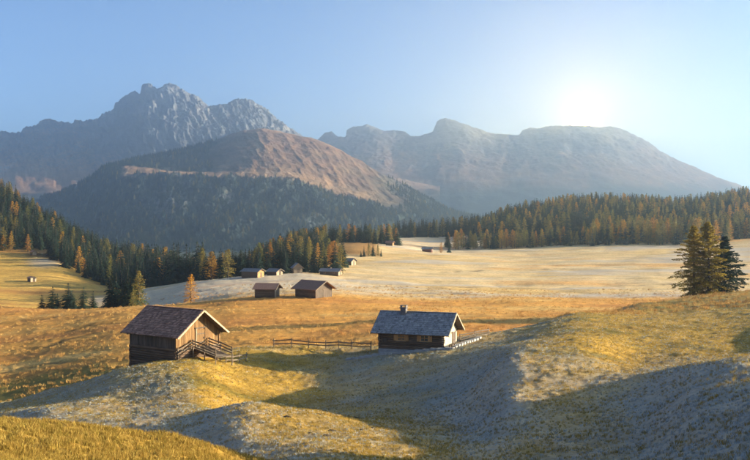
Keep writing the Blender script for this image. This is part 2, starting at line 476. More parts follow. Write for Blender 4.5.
mx_ = nt_.nodes.new('ShaderNodeMixShader'); mx_.inputs[0].default_value = 0.35
nt_.links.new(b_.outputs[0], mx_.inputs[1]); nt_.links.new(tr_.outputs[0], mx_.inputs[2]); nt_.links.new(mx_.outputs[0], o_.inputs['Surface'])
m_, nt_, b_, o_ = nodes_of('sedge_blade')
oi_ = nt_.nodes.new('ShaderNodeObjectInfo')
v_ = mixc(nt_, oi_.outputs['Random'], (0.42, 0.20, 0.05), (0.66, 0.40, 0.12))
nt_.links.new(v_, b_.inputs['Base Color'])
m_, nt_, b_, o_ = nodes_of('frosty_blade')
oi_ = nt_.nodes.new('ShaderNodeObjectInfo')
v_ = mixc(nt_, oi_.outputs['Random'], (0.30, 0.31, 0.27), (0.52, 0.54, 0.55))
nt_.links.new(v_, b_.inputs['Base Color'])


# ------------------------------------------------------------------ object helpers
def tag(o, label=None, cat=None, group=None, kind=None):
    if label: o['label'] = label
    if cat: o['category'] = cat
    if group: o['group'] = group
    if kind: o['kind'] = kind
    return o


def empty(name, loc, rz=0.0):
    o = bpy.data.objects.new(name, None); col.objects.link(o)
    o.empty_display_size = 0.5
    o.location = loc; o.rotation_euler = (0, 0, rz)
    return o


class MB:
    def __init__(self):
        self.v = []; self.f = []

    def box(self, c, s, rot=None):
        n = len(self.v); c = Vector(c)
        for sx in (-1, 1):
            for sy in (-1, 1):
                for sz in (-1, 1):
                    p = Vector((sx * s[0] / 2, sy * s[1] / 2, sz * s[2] / 2))
                    if rot is not None: p = rot @ p
                    self.v.append(tuple(c + p))
        for q in ((0, 1, 3, 2), (4, 6, 7, 5), (0, 4, 5, 1), (2, 3, 7, 6), (0, 2, 6, 4), (1, 5, 7, 3)):
            self.f.append(tuple(n + k for k in q))
        return self

    def beam(self, a, b, w, h):
        """box from a to b, w wide and h high"""
        a = Vector(a); b = Vector(b); d = b - a
        x = d.normalized(); up = Vector((0, 0, 1))
        if abs(x.z) > 0.98: up = Vector((0, 1, 0))
        y = up.cross(x).normalized(); z = x.cross(y)
        return self.box((a + b) / 2, (d.length, w, h), Matrix((x, y, z)).transposed())

    def tube(self, a, b, r0, r1=None, n=8):
        r1 = r0 if r1 is None else r1
        a = Vector(a); b = Vector(b); x = (b - a).normalized()
        up = Vector((0, 0, 1)) if abs(x.z) < 0.95 else Vector((0, 1, 0))
        y = up.cross(x).normalized(); z = x.cross(y); k = len(self.v)
        for c, r in ((a, r0), (b, r1)):
            for i in range(n):
                t = 2 * math.pi * i / n
                self.v.append(tuple(c + (y * math.cos(t) + z * math.sin(t)) * r))
        for i in range(n):
            j = (i + 1) % n
            self.f.append((k + i, k + j, k + n + j, k + n + i))
        self.f.append(tuple(k + i for i in reversed(range(n)))); self.f.append(tuple(k + n + i for i in range(n)))
        return self

    def prism(self, poly, d):
        """poly: list of 3-D points (a flat outline), extruded by vector d"""
        k = len(self.v); n = len(poly); d = Vector(d)
        self.v += [tuple(Vector(p)) for p in poly] + [tuple(Vector(p) + d) for p in poly]
        self.f.append(tuple(k + i for i in reversed(range(n)))); self.f.append(tuple(k + n + i for i in range(n)))
        for i in range(n):
            j = (i + 1) % n
            self.f.append((k + i, k + j, k + n + j, k + n + i))
        return self

    def build(self, name, mat, parent=None, kind=None):
        me = bpy.data.meshes.new(name)
        me.from_pydata(self.v, [], self.f)
        import bmesh
        bm = bmesh.new(); bm.from_mesh(me); bmesh.ops.recalc_face_normals(bm, faces=bm.faces); bm.to_mesh(me); bm.free()
        me.materials.append(MATS[mat])
        o = bpy.data.objects.new(name, me); col.objects.link(o)
        if parent is not None: o.parent = parent
        if kind: o['kind'] = kind
        return o


def grid_mesh(name, X, Y, Zg, mat, tint=None, frost=None, wrap=False):
    nu, nv = X.shape
    me = bpy.data.meshes.new(name)
    co = np.stack([X, Y, Zg], -1).reshape(-1, 3).astype(np.float32)
    iu = np.arange(nu - (0 if wrap else 1)); iv = np.arange(nv - 1)
    A, B = np.meshgrid(iu, iv, indexing='ij')
    A2 = (A + 1) % nu
    q = np.stack([A * nv + B, A2 * nv + B, A2 * nv + B + 1, A * nv + B + 1], -1).reshape(-1, 4).astype(np.int32)
    me.vertices.add(len(co)); me.vertices.foreach_set('co', co.ravel())
    me.loops.add(q.size); me.loops.foreach_set('vertex_index', q.ravel())
    me.polygons.add(len(q)); me.polygons.foreach_set('loop_start', np.arange(0, q.size, 4, dtype=np.int32))
    me.polygons.foreach_set('use_smooth', np.ones(len(q), bool))
    me.update(calc_edges=True)
    if tint is not None:
        a = me.attributes.new('tint', 'FLOAT_COLOR', 'POINT')
        c = np.ones((len(co), 4), np.float32); c[:, :3] = tint.reshape(-1, 3)
        a.data.foreach_set('color', c.ravel())
    if frost is not None:
        a = me.attributes.new('frost', 'FLOAT', 'POINT'); a.data.foreach_set('value', frost.astype(np.float32).ravel())
    me.materials.append(MATS[mat])
    o = bpy.data.objects.new(name, me); col.objects.link(o)
    return o


def lerp3(a, b, w):
    a = np.asarray(a, float); b = np.asarray(b, float)
    return a * (1 - w[..., None]) + b * w[..., None]


# ------------------------------------------------------------------ ground
def build_ground():
    az = np.concatenate([np.linspace(-180, -60, 14)[:-1], np.linspace(-60, -23, 90)[:-1], np.linspace(-23, 23, 300 if QUICK else 780)[:-1],
                         np.linspace(23, 60, 130)[:-1], np.linspace(60, 180, 16)[:-1]])
    k = 0.4 if QUICK else 1.0
    lr = np.concatenate([np.linspace(math.log(1.5), math.log(22), 40)[:-1], np.linspace(math.log(22), math.log(130), int(400 * k))[:-1],
                         np.linspace(math.log(130), math.log(320), int(150 * k))[:-1], np.linspace(math.log(320), math.log(1100), int(130 * k))[:-1],
                         np.linspace(math.log(1100), math.log(7800), 24)])
    A, L = np.meshgrid(np.radians(az), lr, indexing='ij')
    r = np.exp(L); X = r * np.sin(A); Y = r * np.cos(A)
    Zg = height(X, Y)
    Zs = height(X, Y, False)
    p, D = bearing(X, Y)
    # slope of the smooth relief towards the sun: frost lasts where the ground leans away from it
    e = 1.2
    sx, sy = SUN.x / math.cos(R(SUN_EL)), SUN.y / math.cos(R(SUN_EL))
    es = e * np.maximum(1, D / 120)
    lean = (height(X - sx * es, Y - sy * es, False) - height(X + sx * es, Y + sy * es, False)) / (2 * es)   # >0 faces the sun
    n_big = fbm(X / 14, Y / 9, 41, 4); n_mid = fbm(X / 3.2, Y / 2.4, 43, 3); n_str = fbm(X / 60, Y / 16, 47, 4)
    gold = (0.43, 0.275, 0.05); olive = (0.20, 0.165, 0.03); orange = (0.68, 0.35, 0.075); rust = (0.54, 0.25, 0.06)
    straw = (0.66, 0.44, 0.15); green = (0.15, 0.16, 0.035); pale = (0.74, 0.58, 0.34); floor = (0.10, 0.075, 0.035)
    # near hills
    tint = lerp3(gold, olive, sstep(-0.1, 0.5, n_big + 0.5 * n_mid))
    tint = lerp3(tint, straw, sstep(0.1, 0.6, n_mid - n_big * 0.4) * 0.5)
    frost = 0.44 - 0.22 * sstep(490, 560, p) * sstep(68, 84, D) - 0.15 * (1 - sstep(230, 290, p)) * sstep(84, 94, D) + 0.16 * (1 - sstep(70, 85, D)) - 1.15 * np.clip(lean, -0.35, 0.3) + 0.26 * n_mid + 0.14 * n_big
    # the nearest hump: fully thawed, golden
    hump = (1 - sstep(30, 37, D)) * (1 - sstep(300, 420, p))
    frost = frost * (1 - hump) + hump * 0.0
    tint = lerp3(tint, gold, hump * 0.9)
    # flat meadow behind the huts
    md = sstep(-4, 12, D + 8 * n_str - np.interp(p, [0, 480, 520, 580, 640, 700, 750, 900], [128, 128, 132, 150, 178, 203, 212, 230]))
    om = lerp3(orange, rust, sstep(-0.1, 0.45, n_str + 0.4 * n_big))
    om = lerp3(om, straw, sstep(0.05, 0.5, -n_str + 0.3 * n_mid) * 0.75)
    g_strip = (1 - sstep(150, 162, D + 6 * n_mid)) * (1 - sstep(90, 170, p))
    om = lerp3(om, green, g_strip * 0.8)
    tint = lerp3(tint, om, md); frost = frost * (1 - md) + md * (0.05 + 0.22 * sstep(0.0, 0.5, -n_str))
    # pale frosted meadow beyond
    n_far = fbm(X / 120, Y / 38, 53, 4)
    pm = sstep(236, 262, D + 10 * n_str - 14 * sstep(420, 560, p)) * sstep(90, 140, p)
    pc = lerp3(straw, pale, sstep(-0.3, 0.3, n_far)); pc = lerp3(pc, orange, sstep(0.12, 0.5, n_far + 0.4 * n_str) * 0.75)
    tint = lerp3(tint, pc, pm); frost = frost * (1 - pm) + pm * (0.28 + 0.85 * sstep(-0.05, 0.4, -n_far - 0.5 * n_str))
    cold = pm * sstep(255, 275, D) * (1 - sstep(335, 365, D)) * (1 - sstep(260, 440, p))
    frost = frost + cold * (0.5 + 0.3 * n_str)
    shelf = sstep(530, 545, D) * (1 - sstep(760, 800, D)) * sstep(375, 400, p) * (1 - sstep(470, 520, p))
    frost = frost + shelf * 0.3
    knoll = sstep(470, 485, D) * (1 - sstep(575, 600, D)) * sstep(300, 330, p) * (1 - sstep(372, 384, p))
    tint = lerp3(tint, (0.36, 0.20, 0.06), knoll); frost = frost * (1 - knoll)
    # yellow slope under the forest
    ys = sstep(275, 300, D) * (1 - sstep(95, 150, p))
    tint = lerp3(tint, lerp3((0.60, 0.38, 0.09), (0.42, 0.22, 0.06), sstep(0.0, 0.5, n_far + n_str)), ys)
    cool = np.exp(-((p - 45) / 22) ** 2 - ((D - 462) / 16) ** 2) + np.exp(-((p - 100) / 14) ** 2 - ((D - 330) / 30) ** 2)
    frost = frost * (1 - ys) + ys * (0.05 + 0.9 * cool)
    # forest floors
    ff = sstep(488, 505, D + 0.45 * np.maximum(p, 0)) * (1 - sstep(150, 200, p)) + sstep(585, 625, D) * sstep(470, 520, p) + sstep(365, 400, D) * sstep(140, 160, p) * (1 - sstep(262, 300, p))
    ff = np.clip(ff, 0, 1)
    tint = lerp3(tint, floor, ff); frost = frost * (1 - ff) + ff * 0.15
    far = sstep(1100, 1500, D); tint = lerp3(tint, (0.06, 0.07, 0.04), far); frost = frost * (1 - far)
    # ditches and trodden tracks across the meadow: bare dark turf along their lines
    tint = lerp3(tint, (0.10, 0.06, 0.03), np.clip(track_w(X, Y), 0, 1) * 0.75)
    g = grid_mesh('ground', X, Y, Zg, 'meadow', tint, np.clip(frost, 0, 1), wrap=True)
    tag(g, 'rolling alpine meadow with golden autumn grass and grey hoar frost', 'meadow', kind='structure')
    return g


ground = build_ground()


# ------------------------------------------------------------------ mountains
MT = {}


def mountain(name, label, cols, lo, hi, p0, p1, nu, nv, noise, tintf, crest=None, seed=0, dense=None, jag=0.0):
    if QUICK: nu, nv = nu // 2, nv // 2
    rl = Relief(cols, lo, hi, 400, smooth=1)
    pg = np.linspace(p0, p1, nu); lg = np.linspace(math.log(lo), math.log(hi), nv)
    if dense:
        a_, b_, nd = dense
        lg = np.concatenate([np.linspace(math.log(lo), math.log(a_), nv // 3)[:-1], np.linspace(math.log(a_), math.log(b_), nd // (2 if QUICK else 1))[:-1], np.linspace(math.log(b_), math.log(hi), nv // 6)])
    P, L = np.meshgrid(pg, lg, indexing='ij'); Y = np.exp(L); X = (P - CX) / F * Y
    Zb = rl(P, Y)
    if crest is not None:
        # the skyline itself: lift the crest band to its jagged outline
        cp, cr, Yc, wf, wb = crest
        line = np.interp(P, cp, cr) + jag * (fbm(P / 7.0, P * 0, 77, 4, 0.7) + 0.6 * np.abs(perlin(P / 2.6, P * 0 + 3, 79))) * sstep(60, 110, P); zc = (HY - line) / F * Yc
        base = (HY - np.interp(P, sorted(cols), [min((zrow(a, (HY - b) / F * a) if False else b) for a, b in cols[k]) for k in sorted(cols)])) / F * Yc
        w = np.where(Y < Yc, np.exp(-((Y - Yc) / wf) ** 2), np.exp(-((Y - Yc) / wb) ** 2))
        Zb = Zb + (zc - base) * w
    Zg = Zb + noise(X, Y, Zb, P)
    dzx = np.gradient(Zg, axis=0) / np.maximum(np.abs(np.gradient(X, axis=0)), 1e-3); dzy = np.gradient(Zg, axis=1) / np.maximum(np.gradient(Y, axis=1), 1e-3)
    slope = np.hypot(dzx, dzy)
    tc_ = tintf(X, Y, Zg, P, slope)
    MT[name] = (X, Y, Zg, P, tc_)
    o = grid_mesh(name, X, Y, Zg, 'mountain_rock', tc_)
    tag(o, label, 'mountain', kind='structure')
    return o


ROCK = (0.11, 0.115, 0.125); PALEROCK = (0.20, 0.19, 0.185); TURF = (0.19, 0.105, 0.06); WOODS = (0.030, 0.045, 0.035); DRYT = (0.29, 0.175, 0.09)

# great rocky massif
C1 = [(-80, 128), (-30, 131), (0, 133), (20, 138), (23, 130), (37, 127), (40, 121), (50, 119), (63, 123), (73, 126), (76, 121), (88, 123), (98, 129), (103, 118), (111, 115),
      (115, 104), (124, 97), (135, 91), (140, 95), (142, 85), (150, 83), (157, 90), (163, 86), (172, 83), (185, 92), (200, 100), (210, 108), (220, 111), (228, 103), (238, 99),
      (250, 100), (262, 107), (275, 118), (285, 124), (296, 133), (320, 150), (380, 190), (450, 220)]
Y1 = 4800
MC1 = {}
for p_ in range(-80, 460, 20):
    c_ = float(np.interp(p_, [a for a, b in C1], [b for a, b in C1]))
    sm = float(np.mean([np.interp(p_ + q, [a for a, b in C1], [b for a, b in C1]) for q in range(-30, 31, 5)]))
    steep = sstep(90, 130, np.array(float(p_))) * 1.0
    foot = 150 + 30 * (1 - steep) + 10
    MC1[p_] = [(2900, 235), (3500, 222), (3900, 205), (4250, 188), (4500, 0.45 * sm + 0.55 * (178 - 14 * steep)), (4650, 0.78 * sm + 0.22 * 170), (Y1, sm), (4950, sm + 14), (5300, 200), (5600, 245)]


def n1(X, Y, Zb, P):
    up = sstep(60, 420, Zb)
    wx = X + 30 * fbm(X / 90, Zb / 90, 60, 3)
    but = fbm(wx / 120, Y / 300 + Zb / 400, 61, 5, 0.6, ridged=True)
    dia = fbm((X + 0.75 * Zb) / 60, (Zb - 0.4 * X) / 190, 63, 5, 0.62, ridged=True)
    blk = fbm(X / 34, Zb / 26 + Y / 60, 64, 4, 0.65)
    k = 1 - 0.8 * np.exp(-((Y - Y1) / 45) ** 2)
    return (up * k * (30 * (but - 0.3) + 26 * (dia - 0.3) + 15 * blk) + (1 - up) * 18 * fbm(X / 160, Y / 160, 65, 4)) * sstep(2900, 3400, Y) + 6 * fbm(X / 16, Y / 26, 66, 4, 0.65) * up


def t1(X, Y, Zg, P, s):
    n = fbm(X / 120, Y / 120, 71, 4)
    c = lerp3(ROCK, PALEROCK, sstep(0.0, 0.5, n))
    turf = sstep(135, 70, P + 30 * n) * sstep(60, 140, Zg) * sstep(1.5, 0.6, s + 0.5 * n)
    low = sstep(330, 190, Zg + 60 * n) * sstep(1.5, 0.7, s)
    c = lerp3(c, (0.34, 0.19, 0.10), np.clip(turf + low * 0.7, 0, 1))
    w = sstep(120, 60, Zg + 40 * n)
    return lerp3(c, WOODS, w)


mountain('rocky_massif', 'jagged grey rock massif with brown turf flanks under clear sky', MC1, 2900, 5600, -80, 440, 700, 300, n1, t1,
         ([a for a, b in C1], [b for a, b in C1], Y1, 60, 40), dense=(4380, 4860, 300), jag=2.6)

# far range under the sun
C2 = [(240, 170), (300, 150), (316, 142), (325, 133), (332, 132), (340, 140), (345, 148), (346.5, 131), (355, 126), (367, 124), (385, 132), (395, 130), (405, 131), (415, 140), (421, 146),
      (424, 138), (432, 134), (437, 121), (445, 118), (455, 121), (475, 128), (490, 133), (505, 135), (518, 137), (522, 130), (530, 127), (540, 129), (548, 126), (570, 126), (590, 126),
      (610, 127), (620, 129), (635, 135), (650, 144), (660, 152), (680, 161), (700, 170), (720, 178), (735, 184), (750, 191), (800, 202), (880, 215)]
Y2 = 5900
MC2 = {}
for p_ in range(240, 881, 20):
    sm = float(np.mean([np.interp(p_ + q, [a for a, b in C2], [b for a, b in C2]) for q in range(-25, 26, 5)]))
    MC2[p_] = [(3900, 245), (4600, 222), (5100, 0.35 * sm + 0.65 * 212), (5500, 0.62 * sm + 0.38 * 205), (5750, 0.9 * sm + 0.1 * 190), (Y2, sm), (6100, sm + 12), (6500, 205), (6800, 240)]


def n2(X, Y, Zb, P):
    up = sstep(40, 420, Zb); k = 1 - 0.8 * np.exp(-((Y - Y2) / 70) ** 2)
    return (k * up * (17 * (fbm((X + 30 * fbm(X / 110, Zb / 90, 80, 3)) / 170, Y / 320 + Zb / 380, 81, 5, 0.58, ridged=True) - 0.3) + 7 * fbm(X / 40, Zb / 30 + Y / 70, 82, 4, 0.6)) + 14 * fbm(X / 140, Y / 140, 85, 4)) * sstep(3900, 4400, Y) + up * 5 * fbm(X / 24, Y / 44, 86, 3)


def t2(X, Y, Zg, P, s):
    n = fbm(X / 160, Y / 160, 91, 4)
    c = lerp3(ROCK, PALEROCK, sstep(0, 0.5, n))
    c = lerp3(c, TURF, sstep(1.2, 0.5, s + 0.5 * n) * sstep(520, 300, Zg))
    return lerp3(c, WOODS, sstep(200, 90, Zg + 60 * n))


mountain('sunlit_range', 'hazy blue range with a flat summit ridge beneath the low sun', MC2, 3900, 6800, 240, 880, 620, 240, n2, t2,
         ([a for a, b in C2], [b for a, b in C2], Y2, 80, 50), dense=(5300, 5960, 220), jag=0.8)

# rounded wooded mountain with a turf dome and a bench, in front of the massif
MC3 = {
    0: [(1900, 250), (2300, 238), (2600, 225), (2800, 212), (3000, 205), (3200, 206), (3600, 235), (3900, 260)],
    50: [(1900, 258), (2300, 240), (2600, 220), (2800, 200), (2950, 196), (3100, 199), (3600, 235), (3900, 260)],
    85: [(1900, 262), (2300, 238), (2550, 210), (2750, 186), (2850, 181), (3000, 184), (3600, 230), (3900, 260)],
    110: [(1900, 262), (2250, 235), (2500, 203), (2680, 172), (2760, 165), (2900, 167), (3200, 190), (3900, 260)],
    130: [(1900, 262), (2200, 236), (2450, 205), (2620, 177), (2690, 168.5), (2800, 164), (3000, 160.5), (3200, 170), (3900, 260)],
    170: [(1900, 262), (2150, 238), (2380, 208), (2550, 184), (2620, 174), (2750, 170), (2950, 156), (3080, 153), (3300, 168), (3900, 260)],
    210: [(1900, 262), (2100, 240), (2350, 210), (2520, 188), (2590, 177.5), (2740, 172), (2950, 150), (3120, 142.5), (3400, 160), (3900, 260)],
    240: [(1900, 262), (2100, 240), (2350, 210), (2520, 190), (2590, 179), (2740, 168), (2950, 143), (3130, 131.5), (3400, 150), (3900, 260)],
    262: [(1900, 262), (2100, 240), (2350, 212), (2500, 194), (2590, 181), (2760, 164), (2950, 140), (3130, 129), (3400, 148), (3900, 260)],
    290: [(1900, 262), (2100, 240), (2350, 213), (2500, 196), (2600, 182), (2760, 166), (2950, 145), (3110, 134), (3400, 155), (3900, 260)],
    320: [(1900, 262), (2100, 241), (2350, 216), (2500, 200), (2620, 188), (2780, 170), (2950, 150), (3090, 141), (3400, 165), (3900, 260)],
    345: [(1900, 262), (2100, 243), (2350, 220), (2550, 203), (2700, 187), (2850, 168), (3050, 153), (3400, 178), (3900, 262)],
    380: [(1900, 262), (2100, 246), (2350, 226), (2550, 210), (2700, 198), (2900, 179), (3000, 173), (3400, 200), (3900, 262)],
    420: [(1900, 262), (2100, 250), (2350, 233), (2550, 220), (2700, 210), (2900, 198), (3000, 195), (3400, 215), (3900, 262)],
    450: [(1900, 262), (2100, 252), (2350, 238), (2550, 228), (2700, 221), (2900, 213), (3000, 211), (3400, 225), (3900, 262)],
    490: [(1900, 262), (2300, 246), (2700, 230), (2900, 223), (3000, 221), (3400, 232), (3900, 262)],
    560: [(1900, 262), (2300, 250), (2700, 240), (3000, 232), (3400, 240), (3900, 262)],
}


def n3(X, Y, Zb, P):
    cliff = sstep(1950, 2200, Y) * (1 - sstep(2580, 2680, Y))
    gul = fbm(X / 75 + 0.5 * fbm(X / 150, Y / 150, 4), Y / 210, 101, 5, 0.55, ridged=True) - 0.3
    dome = sstep(2600, 2750, Y) * (1 - 0.8 * np.exp(-((Y - 3100) / 70) ** 2))
    g2 = fbm((X + 0.35 * Y) / 60, (Y - 0.2 * X) / 330, 103, 4, 0.5, ridged=True) - 0.3
    return cliff * 17 * gul + dome * sstep(180, 260, P) * 6 * g2 + 4.0 * fbm(X / 30, Y / 30, 105, 4) + cliff * 6 * fbm(X / 9, Y / 12, 106, 3)


def t3(X, Y, Zg, P, s):
    n = fbm(X / 90, Y / 90, 111, 4); nf = fbm(X / 14, Y / 20, 113, 3)
    w = np.ones_like(X)
    c = lerp3(WOODS, (0.06, 0.07, 0.045), sstep(0.1, 0.5, n))
    # speckled autumn larches and clearings in the woods
    c = lerp3(c, (0.12, 0.09, 0.05), sstep(0.15, 0.45, nf + 0.4 * n) * 0.45)
    cl = np.exp(-((P - 165) / 26) ** 2 - ((Y - 2420) / 90) ** 2) + 0.8 * np.exp(-((P - 232) / 9) ** 2 - ((Y - 2420) / 70) ** 2) + 0.5 * np.exp(-((P - 320) / 20) ** 2 - ((Y - 2250) / 80) ** 2)
    c = lerp3(c, PALEROCK, np.clip(cl * sstep(-0.1, 0.25, nf + 0.5 * n), 0, 1))
    # turf dome and bench edge
    d = sstep(2585, 2640, Y + 25 * nf) * sstep(118, 128, P) * sstep(450, 395, P + 30 * n)
    tr = lerp3(TURF, DRYT, sstep(0, 0.5, n + 0.4 * nf))
    edge = np.exp(-((Y - 2665) / 50) ** 2); tr = lerp3(tr, DRYT, edge)
    tr = lerp3(tr, WOODS, sstep(330, 420, P + 40 * n) * 0.8 + 0 * P)
    spk = sstep(0.25, 0.45, nf) * sstep(2950, 2700, Y) * sstep(230, 150, P + 20 * n)
    tr = lerp3(tr, WOODS, np.clip(spk, 0, 1))
    flank_shade = sstep(228, 205, P + 12 * n) * sstep(2700, 2760, Y)  # shade on the dome's left flank, painted in with the woods colour
    tr = lerp3(tr, WOODS, flank_shade * 0.9)
    return lerp3(c, tr, d)


mountain('wooded_mountain', 'rounded mountain with brown turf dome above dark wooded cliffs', MC3, 1900, 3900, 0, 560, 760, 420, n3, t3)


# ------------------------------------------------------------------ huts
def shingles(parent, name, mat, L, slope, pitch, side, top, thick=0.035, row=0.34):
    """overlapping split shingles on one roof slope, in the hut's frame (ridge along x)"""
    m = MB(); rg = random.Random(17 + side + int(L * 10))
    n = int(slope / row); c, s_ = math.cos(pitch), math.sin(pitch)
    for i in range(n + 1):
        d0 = i * row; d1 = min(d0 + row * 1.5, slope + 0.06)
        x = -L / 2
        while x < L / 2 - 0.05:
            w = min(rg.uniform(0.2, 0.38), L / 2 - x)
            dd = d1 + rg.uniform(-0.04, 0.03); lift = rg.uniform(0, 0.02)
            def P(xx, d, h):
                return Vector((xx, side * (d * c + h * s_), top - d * s_ + h * c))
            h0, h1 = 0.02, 0.075 + lift
            q = [P(x + 0.006, d0, h0), P(x + w - 0.006, d0, h0), P(x + w - 0.006, dd, h1), P(x + 0.006, dd, h1)]
            k = len(m.v)
            up = Vector((0, side * s_, c)) * thick
            m.v += [tuple(a) for a in q] + [tuple(a + up) for a in q]
            m.f += [(k, k + 3, k + 2, k + 1), (k + 4, k + 5, k + 6, k + 7), (k + 3, k + 7, k + 6, k + 2), (k, k + 4, k + 7, k + 3), (k + 1, k + 2, k + 6, k + 5)]
            x += w
    o = m.build(name, mat, parent); o['kind'] = 'stuff'
    return o


def gable_roof(t, L, W, wall, pitch, ov_end, ov_eave, mat, trim='pale_board', frost_cap=None, asym=0.0):
    half = W / 2 + ov_eave; slope = half / math.cos(pitch); ridge = wall + math.tan(pitch) * W / 2 + 0.06
    LL = L + 2 * ov_end; c, s_ = math.cos(pitch), math.sin(pitch)
    roof = MB()
    for sd in (-1, 1):
        a = Vector((0, 0, ridge)); e = Vector((0, sd * slope * c, ridge - slope * s_)); nn = Vector((0, sd * s_, c))
        mid = (a + e) / 2 - nn * 0.03
        rot = Matrix((Vector((1, 0, 0)), (e - a).normalized(), Vector((1, 0, 0)).cross((e - a).normalized()))).transposed()
        roof.box(mid, (LL, slope, 0.05), rot)
    r = roof.build('roof', 'dark_plank', t)
    for sd in (-1, 1):
        shingles(r, 'shingles', mat, LL, slope, pitch, sd, ridge)
    rc = MB().beam((-LL / 2, -0.09, ridge + 0.075), (LL / 2, -0.09, ridge + 0.075), 0.24, 0.035)
    rc.build('ridge_board', mat, r)
    for ex in (-1, 1):
        for sd in (-1, 1):
            b = MB().beam((ex * (LL / 2 + 0.02), sd * 0.02, ridge - 0.04), (ex * (LL / 2 + 0.02), sd * (half + 0.02), ridge - 0.04 - (half) * math.tan(pitch)), 0.045, 0.17)
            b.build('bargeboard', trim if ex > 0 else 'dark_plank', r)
        for yy in (-0.96, 0.0, 0.96):
            zz = ridge - abs(yy) * (W / 2) * math.tan(pitch) - 0.16
            MB().beam((ex * (L / 2 - 0.2), yy * W / 2, zz), (ex * (LL / 2 - 0.05), yy * W / 2, zz), 0.13, 0.15).build('purlin', 'dark_plank', r)
    for sd in (-1, 1):   # rafter tails
        x = -L / 2
        while x <= L / 2 + 0.01:
            MB().beam((x, sd * (W / 2 - 0.1), ridge - (W / 2 - 0.1) * math.tan(pitch) - 0.12), (x, sd * (half - 0.06), ridge - (half - 0.06) * math.tan(pitch) - 0.12), 0.09, 0.11).build('rafter_tail', 'dark_plank', r)
            x += L / 6
    return r, ridge


def planks(parent, o, u, n, length, z0, topf, mat, w=0.23, seed=0):
    rg = random.Random(seed); o = Vector(o); u = Vector(u); n = Vector(n); x = 0
    while x < length - 0.06:
        ww = min(w * rg.uniform(0.75, 1.25), length - x)
        zb = z0 + rg.uniform(-0.04, 0.03); t0 = topf(x + 0.01); t1 = topf(x + ww - 0.01); th = 0.032 + rg.uniform(0, 0.014)
        a = o + u * (x + 0.008); b = o + u * (x + ww - 0.008)
        poly = [a + Vector((0, 0, zb)), b + Vector((0, 0, zb)), b + Vector((0, 0, t1)), a + Vector((0, 0, t0))]
        MB().prism(poly, n * th).build('plank', mat, parent)
        x += ww


def logs(parent, a, b, n, z0, z1, r, mat, over=0.22, seed=0):
    rg = random.Random(seed); a = Vector(a); b = Vector(b); d = (b - a).normalized(); z = z0 + r
    while z < z1:
        rr = r * rg.uniform(0.93, 1.05); oo = over * rg.uniform(0.7, 1.2)
        MB().tube(a - d * oo + Vector((0, 0, z)), b + d * oo + Vector((0, 0, z)), rr, rr * rg.uniform(0.92, 1.0), 8).build('log', mat, parent)
        z += 2 * r * 0.97


def rail_run(parent, pts, heights, mat='rail_wood', post_h=1.1, rails=(0.35, 0.65, 0.95), post=0.11, sink=0.4):
    """posts at pts (local or world), rails strung between neighbours"""
    rg = random.Random(int(abs(pts[0][0] * 100)) + len(pts))
    for k, p in enumerate(pts):
        p = Vector(p); tilt = Vector((rg.uniform(-0.04, 0.04), rg.uniform(-0.04, 0.04), 0))
        MB().tube(p - Vector((0, 0, sink)), p + Vector((0, 0, post_h)) + tilt, post / 2 * 1.1, post / 2 * 0.85, 7).build('post', mat, parent)
    for k in range(len(pts) - 1):
        a, b = Vector(pts[k]), Vector(pts[k + 1]); d = (b - a).normalized()
        for h in rails:
            side = Vector((d.y, -d.x, 0)) * (post / 2 + 0.03)
            MB().beam(a + Vector((0, 0, h + rg.uniform(-0.05, 0.05))) + side - d * 0.15, b + Vector((0, 0, h + rg.uniform(-0.05, 0.05))) + side + d * 0.15, 0.05, 0.12).build('rail', mat, parent)


def window(parent, c, w, h, shut=True):
    """window on a wall facing local -y; c = centre on the wall face"""
    c = Vector(c); g = empty('window', c); g.parent = parent
    f = MB()
    f.box((0, -0.02, h / 2 + 0.03), (w + 0.14, 0.10, 0.08)).box((0, -0.02, -h / 2 - 0.03), (w + 0.14, 0.10, 0.08))
    for sx in (-1, 1): f.box((sx * (w / 2 + 0.03), -0.018, 0), (0.08, 0.10, h - 0.02))
    f.box((0, -0.01, 0), (0.045, 0.06, h - 0.02)).box((0, -0.008, 0.02), (w - 0.02, 0.05, 0.04))
    f.build('frame', 'shutter_wood', g)
    MB().box((0, 0.0, 0), (w + 0.02, 0.03, h + 0.02)).build('pane', 'window_glass', g)
    MB().box((0, -0.07, -h / 2 - 0.08), (w + 0.3, 0.16, 0.045)).build('sill', 'pale_board', g)
    if shut:
        for sx in (-1, 1):
            MB().box((sx * (w / 2 + 0.26), -0.05, 0), (0.36, 0.04, h + 0.1)).build('shutter', 'shutter_wood', g)
    return g


